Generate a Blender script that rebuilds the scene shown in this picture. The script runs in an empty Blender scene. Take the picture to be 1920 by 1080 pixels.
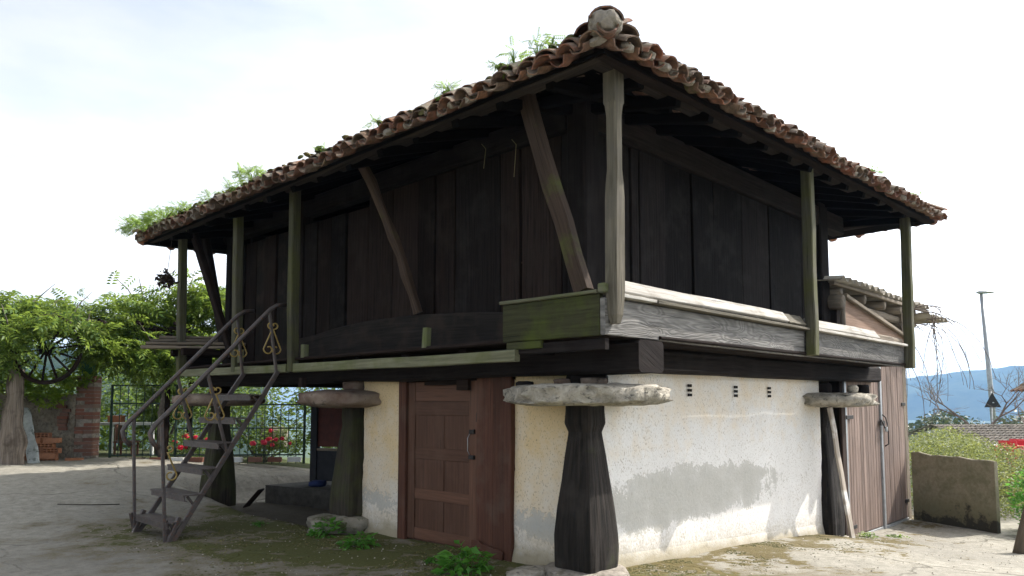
import bpy, math, random
import numpy as np
from mathutils import Vector, Matrix, noise as mnoise
rad = math.radians
scene = bpy.context.scene
rng = random.Random(11)

# ------------------------------------------------------------------ camera
HEAD = rad(43.84); PITCH = rad(4.62)
cam_d = bpy.data.cameras.new('camera'); cam = bpy.data.objects.new('camera', cam_d)
scene.collection.objects.link(cam); scene.camera = cam
cam.location = (-5.529, -4.356, 1.5)
cam.rotation_euler = (math.pi/2 + PITCH, 0, HEAD - math.pi/2)
cam_d.sensor_width = 36; cam_d.lens = 1396/1920*36
cam_d.shift_y = (643-540)/1920
cam_d.clip_end = 20000; cam_d.clip_start = 0.05

# ------------------------------------------------------------------ sky, sun, exposure
SUN = Vector((1.0, -0.41, 1.02)).normalized()          # direction towards the sun
world = bpy.data.worlds.new('World'); scene.world = world; world.use_nodes = True
wt = world.node_tree; wt.nodes.clear()
wo = wt.nodes.new('ShaderNodeOutputWorld'); bg = wt.nodes.new('ShaderNodeBackground')
sky = wt.nodes.new('ShaderNodeTexSky'); sky.sky_type = 'NISHITA'; sky.sun_disc = False
sky.sun_elevation = math.asin(SUN.z); sky.sun_rotation = math.atan2(SUN.x, SUN.y)
sky.air_density = 1.0; sky.dust_density = 2.5; sky.ozone_density = 1.0
tc = wt.nodes.new('ShaderNodeTexCoord')
mp = wt.nodes.new('ShaderNodeMapping'); mp.inputs['Scale'].default_value = (1, 1, 3.2)
cl = wt.nodes.new('ShaderNodeTexNoise'); cl.inputs['Scale'].default_value = 1.7
cl.inputs['Detail'].default_value = 7; cl.inputs['Roughness'].default_value = .58
cr = wt.nodes.new('ShaderNodeValToRGB')
cr.color_ramp.elements[0].position = .33; cr.color_ramp.elements[0].color = (.48, .48, .48, 1)
cr.color_ramp.elements[1].position = .60; cr.color_ramp.elements[1].color = (1, 1, 1, 1)
mx = wt.nodes.new('ShaderNodeMix'); mx.data_type = 'RGBA'
bwn = wt.nodes.new('ShaderNodeRGBToBW'); gain = wt.nodes.new('ShaderNodeMath'); gain.operation = 'MULTIPLY'; gain.inputs[1].default_value = 2.1
L = wt.links.new
L(tc.outputs['Generated'], mp.inputs['Vector']); L(mp.outputs['Vector'], cl.inputs['Vector'])
L(cl.outputs['Fac'], cr.inputs['Fac']); L(cr.outputs['Color'], mx.inputs[0])
L(sky.outputs['Color'], bwn.inputs[0]); L(bwn.outputs[0], gain.inputs[0]); L(gain.outputs[0], mx.inputs[7])
L(sky.outputs['Color'], mx.inputs[6]); L(mx.outputs[2], bg.inputs['Color'])
bg.inputs['Strength'].default_value = 0.10
L(bg.outputs['Background'], wo.inputs['Surface'])
sun_d = bpy.data.lights.new('sun', 'SUN'); sun_d.energy = 3.0; sun_d.angle = rad(0.6)
sun_d.color = (1.0, .95, .87)
sun = bpy.data.objects.new('sun', sun_d); scene.collection.objects.link(sun)
sun.rotation_euler = SUN.to_track_quat('Z', 'Y').to_euler()
vs = scene.view_settings; vs.view_transform = 'Standard'; vs.look = 'None'; vs.gamma = 1
vs.use_curve_mapping = False; vs.exposure = 1.3
scene.render.engine = 'CYCLES'
scene.cycles.max_bounces = 6; scene.cycles.diffuse_bounces = 3; scene.cycles.glossy_bounces = 2
scene.cycles.transmission_bounces = 3; scene.cycles.volume_bounces = 0

# ------------------------------------------------------------------ node helpers
class Mat:
    def __init__(s, name):
        s.m = bpy.data.materials.new(name); s.m.use_nodes = True; s.t = s.m.node_tree; s.t.nodes.clear()
        s.out = s.t.nodes.new('ShaderNodeOutputMaterial'); s._tc = None
    def n(s, typ, ins=None, **props):
        nd = s.t.nodes.new('ShaderNode'+typ)
        for k, v in props.items(): setattr(nd, k, v)
        for k, v in (ins or {}).items(): s.put(nd.inputs[k], v)
        return nd
    def put(s, sock, v):
        if isinstance(v, bpy.types.NodeSocket): s.t.links.new(v, sock)
        else:
            if isinstance(v, (tuple, list)) and len(v) == 3 and sock.type == 'RGBA': v = (*v, 1)
            sock.default_value = v
    def co(s, which):
        if s._tc is None: s._tc = s.n('TexCoord')
        return s._tc.outputs[which]
    def pos(s): return s.n('NewGeometry').outputs['Position']
    def map(s, v, sc, loc=(0, 0, 0)):
        return s.n('Mapping', {'Vector': v, 'Scale': sc, 'Location': loc}).outputs[0]
    def noise(s, v, sc=1., det=5., ro=.55, dist=0.):
        return s.n('TexNoise', {'Vector': v, 'Scale': sc, 'Detail': det, 'Roughness': ro, 'Distortion': dist}).outputs['Fac']
    def ramp(s, f, stops, interp='LINEAR'):
        nd = s.n('ValToRGB', {'Fac': f}); r = nd.color_ramp; r.interpolation = interp
        while len(r.elements) < len(stops): r.elements.new(.5)
        for e, (p, c) in zip(r.elements, stops):
            e.position = p; e.color = (c, c, c, 1) if isinstance(c, (int, float)) else (*c, 1)
        return nd.outputs['Color']
    def mix(s, f, a, b, mode='MIX'):
        nd = s.n('Mix', data_type='RGBA', blend_type=mode); s.put(nd.inputs[0], f); s.put(nd.inputs[6], a); s.put(nd.inputs[7], b)
        return nd.outputs[2]
    def math(s, op, a, b=0., c=None, clamp=False):
        nd = s.n('Math', operation=op, use_clamp=clamp); s.put(nd.inputs[0], a); s.put(nd.inputs[1], b)
        if c is not None: s.put(nd.inputs[2], c)
        return nd.outputs[0]
    def xyz(s, v):
        nd = s.n('SeparateXYZ', {0: v}); return nd.outputs
    def rnd(s): return s.n('ObjectInfo').outputs['Random']
    def isl(s): return s.n('NewGeometry').outputs['Random Per Island']
    def bump(s, h, st=.5, d=.02):
        return s.n('Bump', {'Height': h, 'Strength': st, 'Distance': d}).outputs[0]
    def pbr(s, col, rough=.85, normal=None, metal=0., spec=.3):
        ins = {'Base Color': col, 'Roughness': rough, 'Metallic': metal, 'Specular IOR Level': spec}
        if normal is not None: ins['Normal'] = normal
        b = s.n('BsdfPrincipled', ins); s.t.links.new(b.outputs[0], s.out.inputs['Surface']); return s.m

def wood(name, dark, light, moss=0., mosscol=(.10, .13, .03), rough=.85, bump=.5, swirl=False, blotch=None, stain=None, spec=.2, vary=.5):
    s = Mat(name); uv = s.co('UV'); r = s.rnd()
    off = s.n('CombineXYZ', {0: s.math('MULTIPLY', r, 37.), 1: s.math('MULTIPLY', r, 11.), 2: 0.}).outputs[0]
    uvo = s.n('VectorMath', {0: uv, 1: off}, operation='ADD').outputs[0]
    g = s.noise(s.map(uvo, (1.6, 34, 1)), 1., 6., .65, .3)
    cr_ = s.noise(s.map(uvo, (.9, 55, 1)), 1., 3., .6)
    big = s.noise(s.map(uvo, (.9, 5, 1)), 1., 4., .6)
    col = s.ramp(g, [(.3, dark), (.7, light)])
    h = g
    if swirl:
        f = s.noise(s.map(uvo, (1.1, 4.2, 1)), 1., 2., .45, .6)
        w = s.math('SINE', s.math('MULTIPLY', f, 105.))
        wv = s.math('MULTIPLY_ADD', w, .5, .5)
        col = s.mix(s.math('MULTIPLY', wv, .42), col, tuple(c*.35 for c in dark))
        h = s.math('ADD', s.math('MULTIPLY', g, .6), s.math('MULTIPLY', wv, -.35))
    col = s.mix(s.ramp(big, [(.35, .0), (.7, .75)]), col, s.mix(.5, col, blotch or tuple(c*.4 for c in dark)))
    v = s.math('MULTIPLY_ADD', r, vary, 1.-vary*.5)
    col = s.mix(1., col, s.n('CombineColor', {0: v, 1: v, 2: v}).outputs[0], 'MULTIPLY')
    crack = s.ramp(cr_, [(.30, 1.), (.36, 0.)])
    col = s.mix(s.math('MULTIPLY', crack, .8), col, tuple(c*.2 for c in dark))
    if stain:
        st = s.noise(s.pos(), 3.1, 5., .6)
        col = s.mix(s.ramp(st, [(.5, 0.), (.66, stain[1])]), col, stain[0])
    if moss:
        mn = s.noise(s.pos(), 2.2, 7., .66)
        col = s.mix(s.ramp(mn, [(max(.02, .62-moss*.35), 0.), (.78-moss*.2, .85)]), col, s.mix(g, mosscol, tuple(c*1.7 for c in mosscol)))
    hh = s.math('SUBTRACT', h, s.math('MULTIPLY', crack, .6))
    return s.pbr(col, rough, s.bump(hh, bump, .012), spec=spec)

MT = {}
MT['black'] = wood('tarred_wood', (.0048, .0040, .0042), (.0240, .0190, .0175), bump=.8, blotch=(.010, .0065, .005), stain=((.028, .025, .023), .45), spec=.1, rough=.92, vary=1.0)
MT['dark'] = wood('dark_brown_wood', (.0060, .0045, .0042), (.0270, .0185, .0155), bump=.8, blotch=(.016, .0085, .006), stain=((.030, .024, .020), .4), spec=.1, rough=.92, vary=1.1)
MT['sill'] = wood('dark_bowed_wood', (.010, .0085, .0078), (.030, .025, .022), bump=.7, stain=((.045, .032, .024), .5), spec=.1)
MT['soot'] = wood('shade_dark_roof_wood', (.0022, .0020, .0022), (.0062, .0052, .0050), bump=.5, spec=.05, rough=.95)  # near-black colour paints in the shade under the roof
MT['plate'] = wood('grey_brown_eave_wood', (.016, .013, .011), (.050, .041, .034), bump=.6, spec=.1)
MT['brown'] = wood('brown_wood', (.018, .010, .007), (.055, .033, .023), bump=.5)
MT['brace'] = wood('mossy_brace_wood', (.030, .020, .014), (.085, .056, .040), moss=.25, mosscol=(.05, .06, .012))
MT['grey'] = wood('weathered_grey_wood', (.060, .052, .036), (.175, .155, .12), bump=.55, stain=((.10, .09, .075), .7))
MT['greyrail'] = wood('pale_rail_wood', (.30, .275, .24), (.62, .59, .54), bump=.6, stain=((.16, .14, .11), .6))  # paler than the other grey boards, for rail and ledges
MT['swirl'] = wood('figured_grey_plank', (.095, .09, .085), (.30, .285, .265), swirl=True, bump=.7)
MT['mossy'] = wood('green_mossy_wood', (.040, .038, .027), (.125, .116, .082), moss=.62, mosscol=(.054, .057, .015))
MT['mossyplank'] = wood('green_mossy_plank', (.026, .027, .013), (.070, .071, .030), moss=.6, mosscol=(.046, .058, .009))
MT['edge'] = wood('pale_green_edge_board', (.085, .085, .050), (.20, .195, .125), moss=.45, mosscol=(.065, .078, .02))
MT['ledge'] = wood('mossy_ledge_wood', (.09, .09, .055), (.23, .23, .15), moss=.45, mosscol=(.07, .09, .018))
MT['pillar'] = wood('pillar_wood', (.005, .0045, .004), (.038, .030, .025), bump=1., moss=.14, mosscol=(.03, .036, .012), stain=((.06, .052, .045), .4))
MT['pillar_mossy'] = wood('mossy_pillar_wood', (.022, .018, .013), (.070, .058, .042), bump=.8, moss=.55, mosscol=(.04, .046, .014))
MT['door'] = wood('brown_painted_door', (.078, .036, .021), (.142, .070, .044), bump=.18, rough=.6, blotch=(.070, .036, .022), stain=((.13, .075, .052), .3))
MT['doorplank'] = wood('brown_painted_plank', (.062, .026, .016), (.125, .053, .033), bump=.3, rough=.7, stain=((.12, .085, .065), .35))
MT['garage'] = wood('faded_garage_boards', (.15, .105, .085), (.30, .225, .19), bump=.5, rough=.75)
MT['peel'] = wood('peeling_white_plank', (.23, .19, .15), (.48, .42, .36), bump=.6, stain=((.72, .71, .69), .9))
MT['pinkboard'] = wood('pink_brown_board', (.24, .15, .105), (.40, .27, .20), bump=.2)
MT['log'] = wood('old_log_wood', (.12, .095, .07), (.29, .24, .185), bump=.7)
MT['slabwood'] = wood('driftwood_slab', (.075, .058, .042), (.27, .22, .175), bump=1., stain=((.06, .045, .032), .8))

def simple(name, c1, c2, sc=8., rough=.8, bump=.3, bd=.01, metal=0., det=6., extra=None, spec=.3):
    s = Mat(name); p = s.co('Object')
    a = s.noise(p, sc, det, .62); b = s.noise(p, sc*.23, 4., .55)
    col = s.mix(s.ramp(s.math('ADD', s.math('MULTIPLY', a, .6), s.math('MULTIPLY', b, .4)), [(.36, 0.), (.64, 1.)]), c1, c2)
    if extra:
        e = s.noise(p, extra[1], 6., .65); col = s.mix(s.ramp(e, [(extra[2], 0.), (extra[2]+.09, extra[3])]), col, extra[0])
    return s.pbr(col, rough, s.bump(a, bump, bd), metal, spec)

MT['stone'] = simple('pale_limestone', (.19, .17, .135), (.50, .455, .38), 11., .95, 1., .04, extra=((.06, .056, .05), 16., .56, .85))
MT['stone_red'] = simple('reddish_sandstone', (.10, .052, .036), (.30, .24, .19), 4.5, .92, .9, .03, extra=((.05, .036, .03), 9., .57, .8))
MT['stone_moss'] = simple('mossy_stone', (.13, .12, .09), (.33, .30, .24), 6., .95, .9, .03, extra=((.05, .062, .016), 5., .50, .9))
MT['mortar'] = simple('old_mortar', (.14, .12, .10), (.36, .32, .27), 12., .95, 1., .02, extra=((.10, .085, .05), 7., .52, .7))
MT['concrete_wall'] = None
MT['metal'] = simple('brown_painted_iron', (.050, .040, .038), (.095, .078, .072), 22., .5, .15, .002, extra=((.13, .058, .03), 24., .54, .7), spec=.5)
MT['tread'] = simple('worn_iron_tread', (.044, .034, .031), (.115, .092, .084), 25., .5, .4, .004, extra=((.10, .055, .035), 18., .55, .7), spec=.5)
MT['gold'] = simple('gilt_iron', (.20, .13, .030), (.40, .28, .075), 15., .45, .1, .002, spec=.5)
MT['galv'] = simple('galvanised_steel', (.30, .31, .32), (.46, .47, .48), 12., .45, .05, .002, metal=.5)
MT['iron'] = simple('black_iron', (.012, .011, .010), (.035, .030, .028), 30., .6, .3, .003)
MT['darkgreen'] = simple('dark_green_iron', (.010, .026, .020), (.024, .050, .036), 20., .5, .1, .002)
MT['greenpaint'] = simple('green_glazed_planter', (.020, .085, .045), (.050, .15, .085), 10., .45, .1, .004)
MT['tin'] = simple('corrugated_fibre_cement', (.20, .175, .14), (.42, .38, .32), 7., .9, .5, .006, extra=((.08, .07, .055), 4., .55, .7))
MT['white'] = simple('off_white_paint', (.50, .50, .49), (.70, .70, .68), 10., .6, .1, .002)
MT['whiteslab'] = simple('lichened_white_slab', (.33, .35, .34), (.60, .63, .61), 8., .9, .5, .01, extra=((.10, .12, .09), 9., .55, .7))
MT['terracotta'] = simple('terracotta', (.34, .13, .065), (.50, .22, .12), 12., .85, .2, .004)
MT['redpanel'] = simple('dark_red_board', (.060, .015, .010), (.11, .028, .018), 8., .7, .2, .003)
MT['darkpanel'] = simple('dark_board', (.012, .013, .016), (.028, .028, .032), 8., .8, .2, .003)
MT['bluerag'] = simple('blue_cloth', (.012, .02, .07), (.03, .045, .13), 12., .9, .5, .01)
MT['redcar'] = simple('red_plastic', (.50, .03, .04), (.62, .06, .07), 10., .35, .05, .002)
MT['sooty'] = simple('dry_nest', (.018, .012, .010), (.06, .04, .03), 40., .95, .8, .01)
MT['bark'] = simple('grey_bark', (.07, .058, .048), (.19, .165, .14), 18., .95, .9, .012)
MT['twig'] = simple('bare_twig', (.11, .085, .07), (.22, .18, .155), 15., .9, .2, .003)
MT['underfloor'] = simple('shade_dark_concrete', (.030, .028, .024), (.075, .068, .058), 8., .95, .6, .02)  # colour darkened to stand for the shade under the floor
MT['hole'] = simple('hole_shade', (.010, .009, .008), (.02, .018, .015), 12., .95, .1, .002)  # shade inside the vent holes, put in as colour

def brickmat(name, stops):
    s = Mat(name); p = s.co('Object'); r = s.math('FRACT', s.math('ADD', s.rnd(), s.isl()))
    a = s.noise(p, 14., 6., .65); col = s.ramp(r, stops)
    col = s.mix(s.ramp(a, [(.35, .55), (.65, 0.)]), col, s.mix(.6, col, (.10, .06, .045)))
    return s.pbr(col, .9, s.bump(a, .5, .006))
MT['brick'] = brickmat('red_brick', [(0., (.17, .075, .052)), (.35, (.24, .095, .062)), (.6, (.20, .12, .09)), (.8, (.26, .11, .075)), (1., (.22, .17, .135))])
MT['hollow'] = brickmat('orange_hollow_brick', [(0., (.40, .17, .085)), (.5, (.50, .23, .12)), (1., (.33, .16, .10))])

def tilemat():
    s = Mat('weathered_clay_tile'); p = s.pos()
    r = s.math('FRACT', s.math('ADD', s.rnd(), s.isl()))
    col = s.ramp(r, [(0., (.29, .105, .055)), (.16, (.20, .090, .060)), (.33, (.34, .150, .080)), (.5, (.15, .095, .075)),
                     (.66, (.27, .185, .12)), (.8, (.22, .080, .050)), (1., (.22, .170, .13))])
    a = s.noise(p, 17., 6., .68); b = s.noise(p, 5., 5., .6)
    nz = s.xyz(s.n('NewGeometry').outputs['Normal'])[2]
    col = s.mix(s.ramp(a, [(.38, .8), (.62, 0.)]), col, (.065, .046, .038))
    lich = s.math('MULTIPLY', s.ramp(b, [(.38, 0.), (.58, .92)]), s.ramp(nz, [(.15, .25), (.7, 1.)]))
    col = s.mix(lich, col, s.mix(a, (.12, .105, .085), (.34, .31, .25)))
    mo = s.noise(p, 3.3, 6., .7)
    col = s.mix(s.ramp(mo, [(.60, 0.), (.68, .75)]), col, (.065, .072, .022))
    return s.pbr(col, .93, s.bump(a, .8, .008), spec=.15)
MT['tile'] = tilemat()

def leafmat(name, cols, trans=.45, rough=.5):
    s = Mat(name); r = s.isl(); col = s.ramp(s.math('FRACT', s.math('ADD', r, s.rnd())), [(i/(len(cols)-1), c) for i, c in enumerate(cols)])
    b = s.n('BsdfPrincipled', {'Base Color': col, 'Roughness': rough, 'Specular IOR Level': .35})
    t = s.n('BsdfTranslucent', {'Color': s.mix(.5, col, tuple(min(1, c*2.2) for c in cols[-1]))})
    m = s.n('MixShader', {0: trans, 1: b.outputs[0], 2: t.outputs[0]})
    s.t.links.new(m.outputs[0], s.out.inputs['Surface']); return s.m
MT['wisteria'] = leafmat('wisteria_leaf', [(.018, .048, .010), (.050, .105, .018), (.095, .165, .026), (.19, .25, .04)], .45)
MT['ivy'] = leafmat('bright_vine_leaf', [(.07, .14, .014), (.14, .23, .022), (.22, .30, .035)])
MT['shrubleaf'] = leafmat('dark_shrub_leaf', [(.022, .055, .012), (.050, .10, .018), (.10, .16, .03), (.15, .21, .04)], .4)
MT['weed'] = leafmat('weed_leaf', [(.045, .15, .018), (.075, .22, .026), (.11, .27, .036)], .45)
MT['fern'] = leafmat('fern_leaf', [(.09, .16, .024), (.15, .24, .04), (.21, .30, .06)], .5)
MT['moss'] = leafmat('moss', [(.035, .042, .010), (.060, .066, .016), (.085, .075, .024), (.10, .085, .035)], .1, .9)
MT['hedgeleaf'] = leafmat('hedge_leaf', [(.040, .075, .016), (.085, .13, .026), (.15, .18, .040), (.20, .21, .06)], .4)
MT['petal'] = leafmat('rose_petal', [(.50, .012, .04), (.62, .03, .07), (.68, .06, .12)], .3)
MT['drygrass'] = leafmat('dry_grass', [(.16, .13, .06), (.24, .20, .09), (.12, .13, .04)], .3)
MT['fartree'] = leafmat('far_tree_leaf', [(.030, .055, .022), (.05, .08, .03), (.08, .10, .04)], .2)

def plaster():
    s = Mat('peeling_lime_plaster'); p = s.pos(); X, Y, Z = s.xyz(p)[0:3]
    n1 = s.noise(p, 2.6, 8., .68); n2 = s.noise(p, 24., 4., .6); n3 = s.noise(s.map(p, (1, 1, .55)), 75., 2., .5); n4 = s.noise(p, .9, 4., .5)
    base = s.mix(s.ramp(n4, [(.3, 0.), (.7, 1.)]), (.68, .665, .645), (.77, .755, .735))
    # ochre tint, stronger high up and towards the door side
    oc = s.math('ADD', s.math('MULTIPLY', s.math('SUBTRACT', Z, 1.05), .40), s.math('MULTIPLY', s.math('SUBTRACT', n1, .5), 1.5))
    oc = s.math('ADD', oc, s.ramp(X, [(0., .66), (.10, .15), (.3, .0), (1., 0.)]))
    base = s.mix(s.ramp(oc, [(.0, .06), (.8, .85)]), base, (.68, .49, .24))
    # bare cement patches
    ex = s.math('DIVIDE', s.math('SUBTRACT', X, 1.9), 2.25); ez = s.math('DIVIDE', s.math('SUBTRACT', Z, .50), .33)
    el = s.math('SUBTRACT', 1., s.math('ADD', s.math('MULTIPLY', ex, ex), s.math('MULTIPLY', ez, ez)))
    lf = s.math('SUBTRACT', .45, s.math('MULTIPLY', s.math('ABSOLUTE', s.math('SUBTRACT', Z, .30)), 3.4))
    side = s.ramp(X, [(0., 1.), (.06, 1.), (.08, 0.), (1., 0.)])
    f = s.mix(side, el, lf); f = s.xyz(f)[0] if False else s.n('RGBToBW', {0: f}).outputs[0]
    f = s.math('ADD', f, s.math('MULTIPLY', s.math('SUBTRACT', n1, .5), 3.0))
    f = s.math('ADD', f, s.math('MULTIPLY', s.math('SUBTRACT', n2, .5), 1.1))
    patch = s.ramp(f, [(.10, 0.), (.16, .6), (.30, .8), (.8, 1.)])
    cem = s.mix(n2, (.40, .385, .345), (.54, .52, .475))
    base = s.mix(patch, base, cem)
    # pits and dirt streaks
    pit = s.ramp(n3, [(.33, 1.), (.40, 0.)])
    base = s.mix(s.math('MULTIPLY', pit, s.math('MULTIPLY_ADD', patch, -.45, .62)), base, (.26, .19, .12))
    dz = s.math('ADD', s.math('MULTIPLY', s.math('SUBTRACT', .02, s.math('ADD', Z, s.math('MULTIPLY', X, .068))), 4.), s.math('MULTIPLY', n1, 1.2))
    base = s.mix(s.ramp(dz, [(.25, 0.), (.75, .85)]), base, s.mix(n2, (.10, .085, .045), (.22, .20, .13)))
    sp = s.math('ADD', s.math('MULTIPLY', s.math('SUBTRACT', .30, s.math('ADD', Z, s.math('MULTIPLY', X, .068))), 2.2), s.math('MULTIPLY', s.math('SUBTRACT', n2, .5), 1.6))
    base = s.mix(s.ramp(sp, [(.05, 0.), (.6, .55)]), base, s.mix(n1, (.34, .28, .18), (.50, .44, .33)))
    h = s.math('ADD', s.math('MULTIPLY', n3, .35), s.math('ADD', s.math('MULTIPLY', patch, -.5), s.math('MULTIPLY', n2, .5)))
    return s.pbr(base, .95, s.bump(h, .8, .012), spec=.1)
MT['plaster'] = plaster()

def groundmat():
    s = Mat('mossy_concrete_ground'); p = s.pos(); X, Y, Z = s.xyz(p)[0:3]
    n1 = s.noise(p, 1.1, 9., .66); n2 = s.noise(p, 9., 6., .65); n3 = s.noise(s.map(p, (1, 1, 1)), 42., 3., .6); n4 = s.noise(p, .35, 4., .5)
    conc = s.mix(s.ramp(n2, [(.3, 0.), (.7, 1.)]), (.215, .200, .165), (.375, .352, .30))
    conc = s.mix(s.ramp(n4, [(.35, .5), (.6, 0.)]), conc, (.165, .155, .135))
    conc = s.mix(s.ramp(n3, [(.30, .8), (.40, 0.)]), conc, (.12, .11, .09))
    wp = s.n('VectorMath', {0: p, 1: s.n('VectorMath', {0: s.n('TexNoise', {'Vector': p, 'Scale': 1.6, 'Detail': 5.}).outputs['Color'], 'Scale': .7}, operation='SCALE').outputs[0]}, operation='ADD').outputs[0]
    vo = s.n('TexVoronoi', {'Vector': wp, 'Scale': .42}, feature='DISTANCE_TO_EDGE').outputs['Distance']
    crk = s.ramp(vo, [(.003, 1.), (.011, 0.)])
    conc = s.mix(s.math('MULTIPLY', crk, s.ramp(n4, [(.45, .0), (.55, .6)])), conc, (.075, .068, .052))
    # distance to the store-room walls
    dl = s.math('ABSOLUTE', s.math('ADD', X, .5)); 
    inY = s.ramp(s.math('MULTIPLY_ADD', Y, .05, .5), [(.30, 0.), (.42, 1.), (.76, 1.), (.88, 0.)])
    dr = s.math('ABSOLUTE', s.math('ADD', Y, .15))
    mossL = s.math('MULTIPLY', s.ramp(s.math('MULTIPLY', dl, .2), [(.0, 1.), (.30, .75), (.75, .0)]), inY)
    mossR = s.math('MULTIPLY', s.ramp(s.math('MULTIPLY', dr, .2), [(.0, .95), (.42, 0.)]), s.ramp(s.math('MULTIPLY_ADD', X, .05, .5), [(.49, 0.), (.53, 1.), (.82, 1.), (.9, .5)]))
    mL = s.math('ADD', s.math('MULTIPLY', mossL, .78), s.math('MULTIPLY', s.math('SUBTRACT', n1, .5), 2.4))
    mL = s.math('ADD', mL, s.math('MULTIPLY', s.math('SUBTRACT', n2, .5), 1.0))
    mR = s.math('ADD', s.math('MULTIPLY', mossR, .60), s.math('MULTIPLY', s.math('SUBTRACT', n1, .5), 2.2))
    mR = s.math('ADD', mR, s.math('MULTIPLY', s.math('SUBTRACT', n2, .5), 1.3))
    dirt = s.mix(n2, (.105, .088, .056), (.24, .21, .15))
    col = s.mix(s.ramp(mL, [(.22, 0.), (.45, .85)]), conc, dirt)
    col = s.mix(s.ramp(mL, [(.52, 0.), (.63, .9)]), col, s.mix(n3, (.048, .054, .013), (.11, .115, .032)))
    col = s.mix(s.ramp(mR, [(.44, 0.), (.53, .92)]), col, s.mix(n2, (.075, .055, .022), (.16, .13, .055)))
    # bare soil under the granary floor
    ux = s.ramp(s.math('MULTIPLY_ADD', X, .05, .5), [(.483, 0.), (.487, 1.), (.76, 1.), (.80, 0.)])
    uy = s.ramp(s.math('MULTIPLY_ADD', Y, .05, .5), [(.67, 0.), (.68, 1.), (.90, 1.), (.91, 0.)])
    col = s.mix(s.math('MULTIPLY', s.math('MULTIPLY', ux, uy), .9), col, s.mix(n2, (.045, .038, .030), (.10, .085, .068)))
    # garden soil and grass behind the gate
    gd = s.math('ADD', s.math('MULTIPLY', s.math('ADD', X, .22), .685), s.math('MULTIPLY', s.math('SUBTRACT', Y, 12.0), .728))
    col = s.mix(s.ramp(gd, [(.05, 0.), (.16, .95)]), col, s.mix(n2, (.030, .042, .014), (.075, .085, .030)))
    # meadow beyond the yard
    r2 = s.math('POWER', s.math('ADD', s.math('POWER', s.math('SUBTRACT', X, 0.), 2.), s.math('POWER', s.math('SUBTRACT', Y, 0.), 2.)), .5)
    far = s.ramp(s.math('MULTIPLY', r2, .01), [(.155, 0.), (.19, 1.)])
    gr = s.mix(s.noise(p, .02, 6., .6), (.045, .075, .022), (.10, .115, .045))
    col = s.mix(far, col, gr)
    h = s.math('ADD', s.math('MULTIPLY', n2, .5), s.math('ADD', s.math('MULTIPLY_ADD', crk, -.6, s.math('MULTIPLY', n3, .35)), s.math('MULTIPLY', s.ramp(mL, [(.3, 0.), (.7, 1.)]), .5)))
    return s.pbr(col, .95, s.bump(h, .9, .02), spec=.15)
MT['ground'] = groundmat()

def concwall():
    s = Mat('stained_concrete'); p = s.pos(); Z = s.xyz(p)[2]
    n1 = s.noise(p, 3.2, 8., .68); n2 = s.noise(p, 22., 5., .6)
    col = s.mix(n2, (.17, .15, .10), (.34, .305, .215))
    col = s.mix(s.ramp(n1, [(.40, .55), (.56, 0.)]), col, (.10, .10, .045))
    f = s.math('ADD', s.math('MULTIPLY', s.math('SUBTRACT', -.15, Z), 1.6), s.math('MULTIPLY', s.math('SUBTRACT', n1, .5), 2.6))
    col = s.mix(s.ramp(f, [(-.0, 0.), (.35, .5)]), col, (.12, .11, .05))
    col = s.mix(s.ramp(f, [(.40, 0.), (.62, .9)]), col, (.030, .028, .022))
    return s.pbr(col, .95, s.bump(n2, .6, .012))
MT['concrete_wall'] = concwall()
def wallmat():
    s = Mat('crumbling_garden_wall_render'); p = s.pos()
    n1 = s.noise(p, 2.4, 8., .66); n2 = s.noise(p, 18., 5., .6)
    col = s.mix(s.ramp(n1, [(.35, 0.), (.65, 1.)]), (.15, .125, .095), (.34, .295, .225))
    col = s.mix(s.ramp(n2, [(.34, .7), (.5, 0.)]), col, (.08, .068, .052))
    return s.pbr(col, .95, s.bump(s.math('ADD', n1, n2), .9, .03))
MT['gwall'] = wallmat()
def hillmat(name, c1, c2):
    s = Mat(name); p = s.pos(); n1 = s.noise(p, .010, 8., .7)
    return s.pbr(s.mix(s.ramp(n1, [(.38, 0.), (.62, 1.)]), c1, c2), 1., spec=0.)
MT['hill'] = hillmat('wooded_hill', (.010, .022, .014), (.060, .075, .035))
# ------------------------------------------------------------------ geometry helpers
COL = scene.collection
WL = {}                                   # world offset of every parent object
def _link(o, parent):
    COL.objects.link(o)
    if parent is not None:
        o.parent = parent
        if parent.name in WL: o.matrix_parent_inverse = Matrix.Translation(-WL[parent.name])
def tag(o, label=None, cat=None, group=None, kind=None):
    for k, v in (('label', label), ('category', cat), ('group', group), ('kind', kind)):
        if v: o[k] = v
    return o
def empty(name, loc, label, cat, group=None):
    o = bpy.data.objects.new(name, None); o.location = loc; o.empty_display_size = .2
    COL.objects.link(o); WL[o.name] = Vector(loc); return tag(o, label, cat, group)
def obj(name, V, F, mat, parent=None, smooth=False, uv=None):
    me = bpy.data.meshes.new(name); me.from_pydata([tuple(v) for v in V], [], F)
    if uv is not None:
        ul = me.uv_layers.new(name='UVMap'); flat = [c for f in uv for q in f for c in q]
        ul.data.foreach_set('uv', flat)
    if smooth: me.polygons.foreach_set('use_smooth', [True]*len(me.polygons))
    me.materials.append(MT[mat] if isinstance(mat, str) else mat)
    o = bpy.data.objects.new(name, me); _link(o, parent); return o
def objm(name, me, M, parent):
    o = bpy.data.objects.new(name, me); _link(o, parent); o.matrix_basis = M; return o
def join(parts):
    V, F, U = [], [], []
    for p in parts:
        b = len(V); V += list(p[0]); F += [tuple(i+b for i in f) for f in p[1]]; U += (p[2] if len(p) > 2 and p[2] else [[(0, 0)]*len(f) for f in p[1]])
    return V, F, U
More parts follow.
